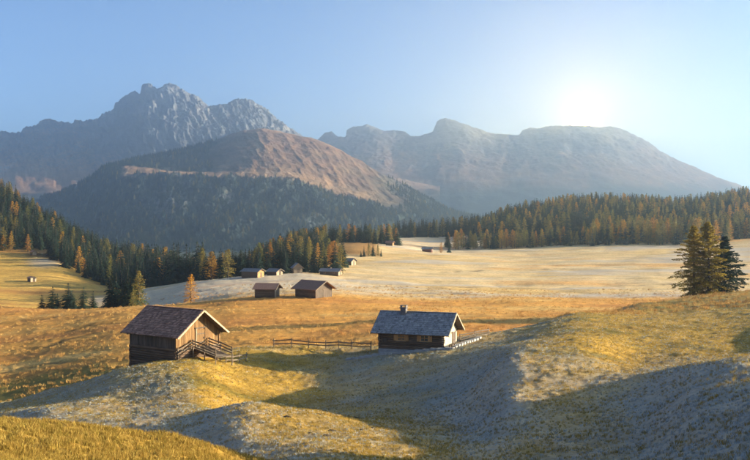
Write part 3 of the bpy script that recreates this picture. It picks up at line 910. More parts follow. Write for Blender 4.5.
# --- hay barn with a plank gable and a ramp
def hay_barn():
    th = R(-37); L, W, wall, pitch = 7.0, 6.0, 2.9, R(36)
    t = tag(empty('hay_barn', (-21.2, 106.0, -15.0), th), 'tall dark hay barn with sunlit plank gable and railed ramp at its door', 'barn')
    lo = -2.6; split = 1.25
    core = MB().box((0, 0, (lo + wall) / 2), (L - 0.2, W - 0.2, wall - lo))
    tp = wall + math.tan(pitch) * W / 2
    core.prism([(L / 2 - 0.12, -W / 2 + 0.1, wall), (L / 2 - 0.12, W / 2 - 0.1, wall), (L / 2 - 0.12, 0, tp - 0.12)], (-L + 0.24, 0, 0))
    core.build('wall_core', 'dark_plank', t)
    lw = empty('log_base', (0, 0, 0)); lw.parent = t
    logs(lw, (-L / 2, -W / 2, 0), (L / 2, -W / 2, 0), None, lo, split, 0.125, 'dark_log', 0.16, 1)
    logs(lw, (L / 2, -W / 2, 0.12), (L / 2, W / 2, 0.12), None, lo, split - 0.1, 0.125, 'dark_log', 0.16, 2)
    logs(lw, (-L / 2, -W / 2, 0.12), (-L / 2, W / 2, 0.12), None, lo, split - 0.1, 0.125, 'dark_log', 0.16, 3)
    MB().beam((-L / 2 - 0.1, -W / 2 - 0.06, split + 0.03), (L / 2 + 0.1, -W / 2 - 0.06, split + 0.03), 0.2, 0.12).build('sill_beam', 'dark_log', t)
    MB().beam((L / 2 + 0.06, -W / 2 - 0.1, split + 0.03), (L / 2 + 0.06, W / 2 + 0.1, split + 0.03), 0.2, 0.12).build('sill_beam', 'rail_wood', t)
    sw = MB().box((0, -W / 2 + 0.05, (split + wall) / 2), (L - 0.05, 0.06, wall - split)).build('side_wall', 'dark_plank', t)
    planks(sw, (-L / 2, -W / 2 + 0.02, 0), (1, 0, 0), (0, -1, 0), L, split + 0.1, lambda x: wall - 0.05, 'dark_plank', 0.26, 5)
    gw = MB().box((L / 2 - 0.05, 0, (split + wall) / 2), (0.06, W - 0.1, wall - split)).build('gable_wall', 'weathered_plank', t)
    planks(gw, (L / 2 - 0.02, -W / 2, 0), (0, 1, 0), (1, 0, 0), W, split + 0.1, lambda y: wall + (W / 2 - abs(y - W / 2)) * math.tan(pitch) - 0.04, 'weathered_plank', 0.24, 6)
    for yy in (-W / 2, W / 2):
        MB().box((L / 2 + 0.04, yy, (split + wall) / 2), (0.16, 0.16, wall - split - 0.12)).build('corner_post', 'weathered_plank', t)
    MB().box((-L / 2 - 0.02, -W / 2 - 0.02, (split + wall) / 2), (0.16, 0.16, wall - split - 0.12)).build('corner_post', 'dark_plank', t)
    d = MB().box((L / 2 + 0.05, 0.35, split + 0.98), (0.05, 1.15, 1.75)).build('door', 'weathered_plank', t)
    for yy in (-0.28, 0.98):
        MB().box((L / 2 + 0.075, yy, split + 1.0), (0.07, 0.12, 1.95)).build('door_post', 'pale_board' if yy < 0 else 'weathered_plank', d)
    MB().box((L / 2 + 0.08, 0.35, split + 2.02), (0.08, 1.6, 0.12)).build('lintel', 'dark_plank', d)
    for zz in (0.5, 1.4):
        MB().box((L / 2 + 0.09, 0.35, split + zz), (0.03, 1.1, 0.11)).build('cross_board', 'dark_plank', d)
    MB().box((L / 2 + 0.12, 0.75, split + 0.95), (0.05, 0.05, 0.2)).build('handle', 'iron', d)
    gable_roof(t, L, W, wall, pitch, 0.95, 0.55, 'roof_shingle')
    # ramp of planks with a railing on either side
    rp = MB().beam((L / 2 + 0.15, 0.3, split - 0.05), (L / 2 + 3.6, 0.3, 0.55), 1.9, 0.08).build('ramp', 'rail_wood', t)
    rp2 = MB().beam((L / 2 + 0.15, -0.55, split - 0.2), (L / 2 + 3.5, -0.55, 0.4), 0.14, 0.2).build('beam', 'dark_log', rp)
    for yy in (-0.85, 1.45):
        rl = empty('railing', (0, 0, 0)); rl.parent = t
        rail_run(rl, [(L / 2 + 0.25, yy, split - 0.05), (L / 2 + 1.9, yy, split - 0.4), (L / 2 + 3.5, yy, 0.5)], None, rails=(0.3, 0.6, 0.9), post_h=1.0, sink=1.0)
    rl = empty('railing', (0, 0, 0)); rl.parent = t
    rail_run(rl, [(L / 2 + 0.25, -W / 2 + 0.1, split - 0.65), (L / 2 + 0.3, -0.95, split)], None, rails=(0.35, 0.75), post_h=0.95, sink=1.0)
    return t


hay_barn()


def fence(name, label, pts, rails, post_h, every, group=None, sink=0.4):
    """pts: (bearing, distance) of the corners; posts along the way on the ground"""
    w = []
    for k in range(len(pts) - 1):
        a = Vector(((pts[k][0] - CX) / F * pts[k][1], pts[k][1])); b = Vector(((pts[k + 1][0] - CX) / F * pts[k + 1][1], pts[k + 1][1]))
        n = max(1, round((b - a).length / every))
        for i in range(n): w.append(a.lerp(b, i / n))
    w.append(b)
    base = Vector((w[0].x, w[0].y, gz(w[0].x, w[0].y)))
    t = tag(empty(name, base), label, 'fence', group)
    rail_run(t, [Vector((p.x, p.y, gz(p.x, p.y))) - base for p in w], None, 'rail_wood', post_h, rails, 0.12, sink)
    return t


fence('rail_fence', 'short two-rail wooden fence on the grass at the foot of the barn ramp', [(226, 103.4), (246, 106.5)], (0.35, 0.7), 0.95, 1.4)
fence('rail_fence', 'long weathered rail fence climbing across the meadow to the frosty-roofed hut', [(274, 115.6), (326, 115.2), (352, 114.0), (371, 112.2)], (0.4, 0.75), 1.0, 1.9)


# --- log hut with a frosty roof
def log_hut():
    th = R(-20); L, W, wall, pitch = 7.0, 5.2, 2.25, R(33.3)
    t = tag(empty('log_hut', (4.72, 109.0, -14.6), th), 'log hut with frosty shingle roof, chimney and pale sunlit plaster gable', 'hut')
    lo = -0.9; tp = wall + math.tan(pitch) * W / 2
    core = MB().box((0, 0, (lo + wall) / 2), (L - 0.1, W - 0.1, wall - lo))
    core.prism([(L / 2 - 0.1, -W / 2 + 0.1, wall), (L / 2 - 0.1, W / 2 - 0.1, wall), (L / 2 - 0.1, 0, tp - 0.1)], (-L + 0.2, 0, 0))
    core.build('wall_core', 'dark_plank', t)
    fw = empty('front_wall', (0, 0, 0)); fw.parent = t
    logs(fw, (-L / 2, -W / 2, 0), (L / 2, -W / 2, 0), None, 0.25, wall - 0.02, 0.105, 'dark_log', 0.2, 11)
    sw = empty('side_wall', (0, 0, 0)); sw.parent = t
    logs(sw, (-L / 2, -W / 2, 0.1), (-L / 2, W / 2, 0.1), None, 0.25, wall - 0.02, 0.105, 'dark_log', 0.2, 12)
    # plaster gable over masonry, its edge stepping round the log ends
    g = MB().prism([(L / 2 - 0.06, -W / 2 - 0.06, lo), (L / 2 - 0.06, W / 2 + 0.04, lo), (L / 2 - 0.06, W / 2 + 0.04, wall - 0.05), (L / 2 - 0.06, W / 2 - 0.6, wall + 0.25),
                    (L / 2 - 0.06, 0.3, wall + 0.9), (L / 2 - 0.06, -0.5, wall + 0.85), (L / 2 - 0.06, -W / 2 + 0.5, wall + 0.2), (L / 2 - 0.06, -W / 2 - 0.06, wall - 0.1)], (0.16, 0, 0)).build('gable_wall', 'plaster', t)
    up = MB().prism([(L / 2 - 0.08, -W / 2 + 0.2, wall), (L / 2 - 0.08, W / 2 - 0.2, wall), (L / 2 - 0.08, 0, tp - 0.08)], (0.05, 0, 0)).build('gable_boards', 'dark_plank', t)
    planks(up, (L / 2 - 0.03, -W / 2, 0), (0, 1, 0), (1, 0, 0), W, wall + 0.05, lambda y: max(wall + 0.1, wall + (W / 2 - abs(y - W / 2)) * math.tan(pitch) - 0.04), 'dark_plank', 0.24, 16)
    MB().beam((L / 2 + 0.13, -W / 2 - 0.15, wall - 0.38), (L / 2 + 0.13, 0.5, wall - 0.38), 0.12, 0.13).build('beam', 'dark_log', t)
    d = MB().box((L / 2 + 0.11, 1.35, 0.95), (0.06, 0.95, 1.8)).build('door', 'dark_plank', t)
    for yy in (0.83, 1.87): MB().box((L / 2 + 0.13, yy, 0.98), (0.08, 0.1, 1.95)).build('door_post', 'dark_log', d)
    MB().box((L / 2 + 0.16, 1.0, 0.95), (0.05, 0.05, 0.14)).build('handle', 'iron', d)
    for xx in (-1.05, 1.55):
        window(t, (xx, -W / 2 - 0.12, 1.52), 0.78, 0.56)
    fd = MB().box((-2.95, -W / 2 - 0.1, 1.15), (0.5, 0.06, 0.5)).build('hatch', 'dark_plank', t)
    MB().box((0, -W / 2 - 0.05, 0.0), (L + 0.25, 0.26, 0.5)).build('stone_footing', 'stone', t)
    gable_roof(t, L, W, wall, pitch, 0.85, 0.6, 'frosty_shingle')
    ch = MB().box((-1.55, -0.35, tp - 0.05), (0.62, 0.55, 1.1)).build('chimney', 'dark_stone', t)
    MB().box((-1.55, -0.35, tp + 0.53), (0.8, 0.72, 0.08)).build('chimney_cap', 'dark_stone', ch)
    for sx in (-1, 1): MB().box((-1.55 + sx * 0.26, -0.35, tp + 0.66), (0.1, 0.5, 0.18)).build('chimney_post', 'dark_stone', ch)
    MB().box((-1.55, -0.35, tp + 0.78), (0.76, 0.68, 0.06)).build('cover_slab', 'dark_stone', ch)
    return t


hut = log_hut()


def terrace():
    base = Vector((4.72, 109.0, -14.6)); th = R(-20); rot = Matrix.Rotation(th, 3, 'Z'); rg = random.Random(3)
    t = tag(empty('stone_terrace', base, th), 'low pale stone kerb running round the foot of the frosty-roofed hut', 'kerb')
    def ground_local(x, y):
        w = base + rot @ Vector((x, y, 0)); return gz(w.x, w.y) - base.z
    x = -7.0
    while x < 4.5:
        w = rg.uniform(0.55, 0.95); z = ground_local(x + w / 2, -3.55)
        MB().box((x + w / 2, -3.55 + rg.uniform(-0.04, 0.04), z + 0.02), (w - 0.03, 0.75, 0.34 + rg.uniform(-0.04, 0.04)), Matrix.Rotation(rg.uniform(-0.04, 0.04), 3, 'Y')).build('stone', 'stone', t)
        x += w
    y = -3.1; x = 4.9
    while y < 3.6:
        w = rg.uniform(0.5, 0.85); xx = 4.85 + 0.16 * (y + 3.1); z = ground_local(xx, y + w / 2)
        MB().box((xx, y + w / 2, z + 0.05), (0.5, w - 0.03, 0.4), Matrix.Rotation(rg.uniform(-0.05, 0.05), 3, 'Z')).build('stone', 'stone', t)
        y += w
    return t


terrace()
fence('rail_fence', 'low dark rail fence running from the plaster gable over the mound', [(460, 110.5), (475, 111.5), (488, 112.5)], (0.25, 0.5, 0.7), 0.85, 1.5)


def bench():
    p = on_ground(452, 104.6)
    t = tag(empty('bench', p, R(-110)), 'small dark wooden bench before the pale plaster gable', 'bench')
    MB().box((0, 0, 0.45), (1.2, 0.34, 0.06)).build('seat', 'dark_plank', t)
    MB().box((0, 0.17, 0.75), (1.2, 0.05, 0.3)).build('backrest', 'dark_plank', t)
    for sx in (-0.5, 0.5):
        for sy in (-0.12, 0.14): MB().box((sx, sy, 0.15), (0.08, 0.08, 0.54)).build('leg', 'dark_plank', t)


bench()


# --- small huts further off
def small_hut(name, label, px, Y, rz, L, W, wall, pitch, roof='roof_shingle', gable='dark_plank', side='dark_log', dz=0.0, trim='rail_wood', door=True, wins=0, ov=0.5):
    p = on_ground(px, Y); p.z += dz
    t = tag(empty(name, p, R(rz)), label, 'hut')
    if Y > 300: t.scale = (0.86, 0.86, 0.86)
    pitch = R(pitch); tp = wall + math.tan(pitch) * W / 2; lo = -1.5
    MB().box((0, 0, (lo + wall) / 2), (L, W, wall - lo)).build('wall', side, t)
    z = 0.1; lg = empty('log_wall', (0, 0, 0)); lg.parent = t
    while z < wall - 0.1:
        MB().tube((-L / 2 - 0.2, -W / 2, z), (L / 2 + 0.2, -W / 2, z), 0.14, 0.135, 6).build('log', side, lg); z += 0.27
    for sx in (-1, 1):
        MB().prism([(sx * (L / 2 - 0.0), -W / 2 + 0.02, wall), (sx * L / 2, W / 2 - 0.02, wall), (sx * L / 2, 0, tp - 0.05)], (-sx * 0.1, 0, 0)).build('gable', gable, t)
    g = MB().box((L / 2 + 0.03, 0, wall / 2), (0.07, W - 0.1, wall - 0.05)).build('gable_wall', gable, t)
    if door:
        dd = MB().box((L / 2 + 0.08, 0.3, 0.95), (0.06, 1.1, 1.8)).build('door', 'dark_plank', t)
        MB().box((L / 2 + 0.1, 0.3, 1.9), (0.08, 1.4, 0.12)).build('lintel', 'dark_log', dd)
    for k in range(wins):
        window(t, (-L / 4 + k * L / 2, -W / 2 - 0.16, wall * 0.6), 0.7, 0.6, False)
    half = W / 2 + ov; slope = half / math.cos(pitch); ridge = tp + 0.06
    r = empty('roof', (0, 0, 0)); r.parent = t
    for sd in (-1, 1):
        a = Vector((0, 0, ridge)); e = Vector((0, sd * half, ridge - half * math.tan(pitch)))
        rot = Matrix((Vector((1, 0, 0)), (e - a).normalized(), Vector((1, 0, 0)).cross((e - a).normalized()))).transposed()
        MB().box((a + e) / 2 + Vector((0, sd * 0.003, 0)), (L + 2 * ov + 0.4, slope, 0.12), rot).build('roof_slope', roof, r)
        MB().beam((L / 2 + ov + 0.22, 0, ridge - 0.02), (L / 2 + ov + 0.22, sd * half, ridge - 0.02 - half * math.tan(pitch)), 0.05, 0.2).build('bargeboard', trim, r)
    return t


small_hut('small_barn', 'small square barn on the pale meadow beside the wider barn', 267.5, 240, -12, 4.6, 4.2, 2.2, 27, 'roof_shingle', 'dark_plank')
small_hut('wide_barn', 'wide barn with low roof on the pale meadow below the wood', 314, 240, -42, 6.6, 5.6, 2.3, 29, 'roof_shingle', 'dark_plank', ov=0.8)
small_hut('meadow_barn', 'long dark barn with frosted roof and bright wooden gable by the wood', 253, 338, -28, 7.2, 4.6, 2.5, 22, 'frosted_roof', 'shutter_wood')
small_hut('shed', 'low shed with frosted roof beside the bright-gabled long barn', 275, 343, -35, 4.6, 4.0, 1.6, 25, 'frosted_roof', 'pale_board')
small_hut('chalet', 'tall narrow chalet with pale gable among the dark trees', 297, 352, -75, 4.6, 3.6, 2.6, 42, 'frosted_roof', 'pale_board', wins=1)
small_hut('low_barn', 'low long barn with grey roof at the edge of the wood', 331, 350, -18, 7.6, 4.2, 1.7, 24, 'frosted_roof', 'pale_board', wins=2)
small_hut('hillside_hut', 'small hut with grey roof on the slope below the orange knoll', 349, 432, -30, 5.2, 4.6, 2.2, 30, 'frosted_roof', 'pale_board')
small_hut('red_hut', 'tiny reddish hut beside an orange larch under the frosty shelf', 427.5, 528, -15, 5.6, 3.6, 2.0, 26, 'frosted_roof', 'red_paint', 'red_paint')
small_hut('shelter', 'tiny hut on the crest of the frosty shelf among trees', 390, 560, -20, 4.2, 3.4, 2.0, 30, 'roof_shingle', 'shutter_wood')
small_hut('cattle_shed', 'tiny lone shed standing on the bare yellow slope', 32, 408, -50, 3.4, 2.8, 1.9, 20, 'roof_shingle', 'plaster')
small_hut('hay_hut', 'tiny hut at the forest edge on top of the yellow slope', 33.5, 481, -50, 2.6, 2.4, 1.8, 30, 'roof_shingle', 'pale_board', door=False)


# ------------------------------------------------------------------ trees
def mesh_from(name, v, f, mat, smooth=False):
    me = bpy.data.meshes.new(name); me.from_pydata(v, [], f)
    me.materials.append(MATS[mat]); me.update()
    return me


def conifer(h, r0, nwh, nbr, ntw, droop, up, seed, z0=0.06, wide=0.34, gap=0.0, power=0.9, branchy=False, wild=0.16):
    """crown and trunk meshes (verts, faces) of one conifer: whorls of branches carrying sprays of needles"""
    rg = random.Random(seed); v = []; f = []
    lean = (rg.uniform(-0.015, 0.015) * h, rg.uniform(-0.015, 0.015) * h)
    for i in range(nwh):
        u = (i + rg.uniform(-0.3, 0.3)) / nwh; u = min(max(u, 0), 0.985)
        z = h * (z0 + (1 - z0) * u); rad = r0 * ((1 - u) ** power) * rg.uniform(0.82, 1.14) + 0.018 * h * (1 - u) + 0.008 * h
        nb = max(3, int(nbr * (0.55 + 0.45 * (1 - u)))); ph = rg.uniform(0, 6.28)
        for b in range(nb):
            if rg.random() < gap: continue
            a = ph + 6.283 * b / nb + rg.uniform(-0.25, 0.25); ln = rad * rg.uniform(1 - 1.6 * wild, 1 + wild)
            ca, sa = math.cos(a), math.sin(a); zz = z + rg.uniform(-0.02, 0.02) * h * (1 + 2 * wild)
            upb = up * (0.4 + 1.2 * u) + rg.uniform(-0.08, 0.08); dr = droop * (1.1 - 0.6 * u) * rg.uniform(0.8, 1.2)
            ox, oy = lean[0] * u, lean[1] * u

            def P(t):
                return (ox + ca * ln * t, oy + sa * ln * t, zz + ln * (upb * t - dr * t * t))
            if branchy:
                k = len(v); q0, q1 = P(0), P(0.92); w = 0.012 * ln + 0.012
                v += [(q0[0] - sa * w, q0[1] + ca * w, q0[2]), (q0[0] + sa * w, q0[1] - ca * w, q0[2]), q1]; f.append((k, k + 1, k + 2))
            for t_i in range(ntw):
                t = 0.16 + 0.84 * (t_i + rg.uniform(0.1, 0.9)) / ntw; p = P(min(t, 1)); p0 = P(max(t - 0.26, 0.02))
                w = ln * (wide * (1.05 - t) + 0.09) * rg.uniform(0.75, 1.25)
                for sd in (-1, 1):
                    k = len(v)
                    drop = -w * rg.uniform(0.18, 0.62)
                    fw = w * rg.uniform(0.15, 0.6)
                    tip = (p[0] - sa * sd * w + ca * fw, p[1] + ca * sd * w + sa * fw, p[2] + drop)
                    v += [p0, p, tip]; f.append((k, k + 1, k + 2))
            k = len(v); p0 = P(0.66); p = P(1.06); w = ln * 0.12
            v += [(p0[0] - sa * w, p0[1] + ca * w, p0[2] - w * 0.3), (p0[0] + sa * w, p0[1] - ca * w, p0[2] - w * 0.3), p]; f.append((k, k + 1, k + 2))
    k = len(v); v += [(lean[0] + 0.012 * h, lean[1], h * 0.93), (lean[0] - 0.012 * h, lean[1] + 0.01 * h, h * 0.93), (lean[0], lean[1] - 0.012 * h, h * 0.93), (lean[0], lean[1], h * 1.015)]
    f += [(k, k + 1, k + 3), (k + 1, k + 2, k + 3), (k + 2, k, k + 3)]
    tv = []; tf = []; nseg = 5; nn = 7
    for j in range(nseg):
        t = j / (nseg - 1); rr = 0.017 * h * (1 - t) ** 0.9 + 0.002 * h; flare = 1.5 if j == 0 else 1.0
        for q in range(nn):
            an = 6.283 * q / nn; tv.append((lean[0] * t + math.cos(an) * rr * flare, lean[1] * t + math.sin(an) * rr * flare, h * 0.97 * t - (0.6 if j == 0 else 0)))
    for j in range(nseg - 1):
        for q in range(nn):
            q2 = (q + 1) % nn; tf.append((j * nn + q, j * nn + q2, (j + 1) * nn + q2, (j + 1) * nn + q))
    return (v, f), (tv, tf)


def larch(h, r0, nbr, ntri, size, seed, z0=0.08, power=0.55):
    """loose crown: irregular boughs wrapped in tufts of small needle-cluster faces"""
    rg = random.Random(seed); v = []; f = []; bend = (rg.uniform(-0.03, 0.03) * h, rg.uniform(-0.03, 0.03) * h)
    for b in range(nbr):
        u = (b + rg.random()) / nbr
        z = h * (z0 + (0.97 - z0) * u); a = b * 2.399 + rg.uniform(-0.5, 0.5)
        prof = min(1.0, 0.55 + 2.2 * u) * (1 - u) ** power * (1 - 0.45 * max(0.0, u - 0.55) / 0.45)
        ln = r0 * prof * rg.choice((0.62, 0.8, 0.95, 1.05, 1.2)) + 0.03 * h * (1 - u) + 0.01 * h
        ca, sa = math.cos(a), math.sin(a); upb = rg.uniform(0.0, 0.35) + 0.5 * u; dr = rg.uniform(0.2, 0.5) * (1 - 0.6 * u)
        ox, oy = bend[0] * u * u, bend[1] * u * u

        def P(t):
            return (ox + ca * ln * t, oy + sa * ln * t, z + ln * (upb * t - dr * t * t))
        k = len(v); q0, q1 = P(0), P(0.95); w = 0.010 * ln + 0.012
        v += [(q0[0] - sa * w, q0[1] + ca * w, q0[2]), (q0[0] + sa * w, q0[1] - ca * w, q0[2]), q1]; f.append((k, k + 1, k + 2))
        n = max(4, int(ntri * (0.4 + 0.6 * ln / r0)))
        for q in range(n):
            t = 0.12 + 0.92 * rg.random() ** 0.8; p = P(t); w = (ln * 0.26 * (1.1 - t) + size * 0.5) * (1 - 0.4 * u)
            c = (p[0] + rg.gauss(0, 0.55) * w, p[1] + rg.gauss(0, 0.55) * w, p[2] - abs(rg.gauss(0, 0.5)) * w * 0.7 + 0.1 * w)
            s1 = size * rg.uniform(0.6, 1.4); k = len(v)
            d1 = (rg.uniform(-1, 1), rg.uniform(-1, 1), rg.uniform(-0.7, 0.4)); d2 = (rg.uniform(-1, 1), rg.uniform(-1, 1), rg.uniform(-0.7, 0.4))
            v += [c, (c[0] + d1[0] * s1, c[1] + d1[1] * s1, c[2] + d1[2] * s1), (c[0] + d2[0] * s1, c[1] + d2[1] * s1, c[2] + d2[2] * s1)]; f.append((k, k + 1, k + 2))
    tv = []; tf = []; nseg = 6; nn = 7
    for j in range(nseg):
        t = j / (nseg - 1); rr = 0.018 * h * (1 - t) ** 0.9 + 0.002 * h; fl = 1.5 if j == 0 else 1.0
        for q in range(nn):
            an = 6.283 * q / nn; tv.append((bend[0] * t * t + math.cos(an) * rr * fl, bend[1] * t * t + math.sin(an) * rr * fl, h * 0.98 * t - (0.6 if j == 0 else 0)))
    for j in range(nseg - 1):
        for q in range(nn):
            q2 = (q + 1) % nn; tf.append((j * nn + q, j * nn + q2, (j + 1) * nn + q2, (j + 1) * nn + q))
    return (v, f), (tv, tf)


SP, LA = [], []
for k in range(6):
    c_, t_ = conifer(12, [2.5, 2.9, 2.2, 2.7, 3.2, 2.4][k], 24, 9, 5, 0.6, 0.12, 100 + k, 0.04, 0.46, 0.03, 0.72, False, 0.24)
    SP.append((mesh_from('spruce_crown', *c_, 'spruce_needles'), mesh_from('spruce_trunk', *t_, 'bark')))
for k in range(5):
    c_, t_ = larch(12, [2.7, 2.3, 3.0, 2.5, 2.8][k], 90, 22, 0.42, 200 + k, 0.07)
    LA.append((mesh_from('larch_crown', *c_, 'larch_gold'), mesh_from('larch_trunk', *t_, 'bark')))


def place_tree(name, crown, trunk, loc, h, rz, label, cat, group, mat=None, base_h=12.0, sx=1.0):
    t = tag(empty(name, loc, rz), label, cat, group)
    s = h / base_h; t.scale = (s * sx, s * sx, s)
    c = bpy.data.objects.new('crown', crown); col.objects.link(c); c.parent = t
    if mat:
        c.material_slots[0].link = 'OBJECT'; c.material_slots[0].material = MATS[mat]
    b = bpy.data.objects.new('trunk', trunk); col.objects.link(b); b.parent = t
    return t


# single trees and small clumps
def lone(px, Y, h, kind, label, mat=None, group=None, k=0, sx=1.0):
    p = on_ground(px, Y, 0.05); rz = random.uniform(0, 6.28)
    if kind == 'spruce':
        return place_tree('spruce_tree', *SP[k % 6], p, h, rz, label, 'spruce', group, None, 12, sx)
    return place_tree('larch_tree', *LA[k % 5], p, h, rz, label, 'larch', group, mat or 'larch_gold', 12, sx)


lone(190.5, 254, 8.0, 'larch', 'small lone orange larch on the pale meadow beyond the hay barn', 'larch_amber', k=1, sx=1.3)
for q, (px, Y, h, k) in enumerate([(42, 290, 5.0, 0), (53, 286, 7.6, 1), (58, 292, 5.4, 2), (69, 290, 8.6, 3), (72, 286, 6.6, 4), (83, 288, 7.4, 5), (93, 300, 5.6, 2)]):
    lone(px, Y, h, 'spruce', ['knee-high little spruce at the open end of the row below the yellow slope', 'spruce', 'spruce', 'tallest spruce of the short row below the yellow slope', 'spruce', 'spruce', 'slim spruce standing in the frosty hollow by the larger clump'][q]
         if q in (0, 3, 6) else 'small dark spruce in the short row below the yellow slope', group='spruces below the yellow slope', k=k, sx=1.85)
for px, Y, h, k in [(110, 262, 9.2, 0), (116, 266, 10.6, 1), (122, 262, 10.0, 2), (127, 270, 11.0, 3), (131, 262, 9.4, 4), (137, 268, 11.6, 5), (112, 272, 8.0, 3)]:
    lone(px, Y, h, 'spruce', 'dark spruce in the dense clump at the end of the orange meadow', group='spruces of the clump by the orange meadow', k=k, sx=1.25)
lone(139, 262, 10.0, 'larch', 'olive larch at the bright end of the dense spruce clump', 'larch_olive', k=2)
lone(133, 258, 5.0, 'larch', 'low olive larch at the foot of the dense spruce clump', 'larch_olive', k=3)

# the big trio on the mound
HERO = [(694, 190.5, 13.8, 'larch', 'tall golden-topped larch with wide boughs, on the windward end of the trio', 301),
        (709, 188.0, 14.0, 'larch', 'tallest golden larch in the middle of the trio on the mound', 302),
        (724, 189.5, 11.0, 'spruce', 'dark bushy spruce beside the two big golden larches on the mound', 303)]
for px, Y, h, kd, lb, sd in HERO:
    if kd == 'larch':
        c_, t_ = larch(h, 4.2, 170, 190, 0.26, sd, 0.03, 0.6)
        m1 = mesh_from('larch_crown', *c_, 'larch_bronze')
    else:
        c_, t_ = larch(h, 4.8, 170, 210, 0.27, sd, 0.015, 0.75)
        m1 = mesh_from('spruce_crown', *c_, 'spruce_needles')
    m2 = mesh_from('trunk', *t_, 'bark')
    place_tree(kd + '_tree', m1, m2, on_ground(px, Y, 0.1), h, random.uniform(0, 6), lb, kd, None, None, h)

# woods: candidates (x, y, height, species)
rngw = np.random.default_rng(5)
cand = []


def scatter(p0, p1, Y0, Y1, spacing, keep, hmin, hmax, mix, zone):
    """jittered grid over the ground between two bearings and two distances"""
    xa, xb = min((p0 - CX) / F * Y0, (p0 - CX) / F * Y1), max((p1 - CX) / F * Y0, (p1 - CX) / F * Y1)
    for x in np.arange(xa, xb, spacing):
        for y in np.arange(Y0, Y1, spacing):
            xx = x + rngw.uniform(-0.48, 0.48) * spacing; yy = y + rngw.uniform(-0.48, 0.48) * spacing
            p = CX + F * xx / yy
            if p < p0 or p > p1 or not keep(p, yy): continue
            sp = rngw.choice(len(mix), p=[m[1] for m in mix])
            grow = 1 + 0.4 * float(sstep(110, 165, np.array(p))) if zone == 'slope' else 1.0
            cand.append((xx, yy, rngw.uniform(hmin, hmax) * grow, mix[sp][0], zone))


lowL = lambda p: np.interp(p, [-80, 0, 48, 56, 75, 105, 150, 190], [478, 488, 494, 462, 446, 428, 398, 392])
upL = lambda p: np.interp(p, [-80, 0, 50, 100, 160, 204], [690, 690, 670, 650, 640, 600])
scatter(-80, 204, 396, 690, 5.0, lambda p, y: lowL(p) < y < upL(p), 7.5, 13.5, [('spruce', .935), ('larch_gold', .02), ('larch_orange', .0), ('larch_olive', .045)], 'slope')
scatter(196, 262, 354, 470, 4.6, lambda p, y: y > 352 + 0.1 * (262 - p), 8.0, 11.0, [('spruce', .80), ('larch_gold', .06), ('larch_orange', .04), ('larch_olive', .10)], 'middle')
scatter(258, 343, 362, 585, 5.0, lambda p, y: not (p > 326 and y > 455) and not (p > 300 and 372 < y < 400 and p > 318), 8.5, 12.0, [('spruce', .76), ('larch_gold', .06), ('larch_orange', .07), ('larch_olive', .11)], 'middle')
scatter(318, 398, 570, 640, 5.5, lambda p, y: True, 8.5, 12.5, [('spruce', .7), ('larch_orange', .12), ('larch_olive', .18)], 'middle')
scatter(394, 482, 742, 800, 5.5, lambda p, y: True, 11.0, 15.5, [('spruce', .88), ('larch_olive', .12)], 'shelf')
scatter(446, 604, 572, 604, 4.8, lambda p, y: y > 574 + 0.03 * (600 - p), 7.5, 11.5, [('spruce', .3), ('larch_gold', .2), ('larch_orange', .1), ('larch_olive', .4)], 'front')
scatter(470, 850, 655, 985, 6.4, lambda p, y: True, 9.5, 15.8, [('spruce', .74), ('larch_olive', .19), ('larch_gold', .07)], 'hill')
scatter(590, 850, 578, 655, 5.6, lambda p, y: y > 565 + 0.25 * abs(p - 660), 10.0, 15.5, [('spruce', .35), ('larch_gold', .12), ('larch_olive', .5), ('larch_orange', .03)], 'hill')
for px, Y, h, kd in [(333.5, 402, 11, 'larch_orange'), (322, 398, 10.5, 'spruce'), (364, 472, 5.2, 'spruce'), (369, 474, 6.5, 'larch_olive'), (373, 478, 6.0, 'spruce'), (378, 480, 5.4, 'larch_olive'),
                     (381, 476, 3.8, 'spruce'), (361, 470, 3.4, 'spruce'), (441, 530, 6.0, 'larch_orange'), (449, 545, 6.5, 'spruce'), (206, 352, 9.4, 'spruce'), (211, 349, 10.4, 'larch_gold'), (214, 352, 8.6, 'larch_gold'),
                     (221, 350, 11.0, 'spruce'), (228, 349, 10.6, 'larch_olive'), (160, 376, 4.5, 'spruce'), (165, 378, 5.5, 'spruce'), (3, 487, 8, 'larch_gold'), (11, 489, 10, 'larch_gold'), (28, 488, 9.0, 'larch_orange'), (84, 446, 8.0, 'larch_orange'),
                     (690, 560, 13, 'larch_olive'), (716, 570, 14, 'larch_gold'), (657, 575, 13, 'larch_olive'), (728, 575, 13, 'larch_olive')]:
    cand.append(((px - CX) / F * Y, Y, h, kd, 'edge'))

cx_ = np.array([c[0] for c in cand]); cy_ = np.array([c[1] for c in cand]); ch_ = np.array([c[2] for c in cand])
cz_ = height(cx_, cy_, False)
# how much of each tree shows over the ones before it
hor = np.full(1600, 900.0); vis = np.zeros(len(cand))
for i in np.argsort(cy_):
    p = CX + F * cx_[i] / cy_[i]; top = HY - F * (cz_[i] + ch_[i]) / cy_[i]; bot = HY - F * (cz_[i]) / cy_[i]; w = 0.13 * ch_[i] / cy_[i] * F
    a, b = int(max(0, (p - w * 0.7) + 400)), int(min(1599, (p + w * 0.7) + 400))
    seg = hor[a:b + 1]
    vis[i] = np.clip(np.minimum(seg, bot) - top, 0, None).mean() * w * (1 if -5 < p < 755 else 0.02)
    core_ = slice(int(p - w * 0.45) + 400, int(p + w * 0.45) + 401)
    hor[core_] = np.minimum(hor[core_], top + (bot - top) * 0.25)

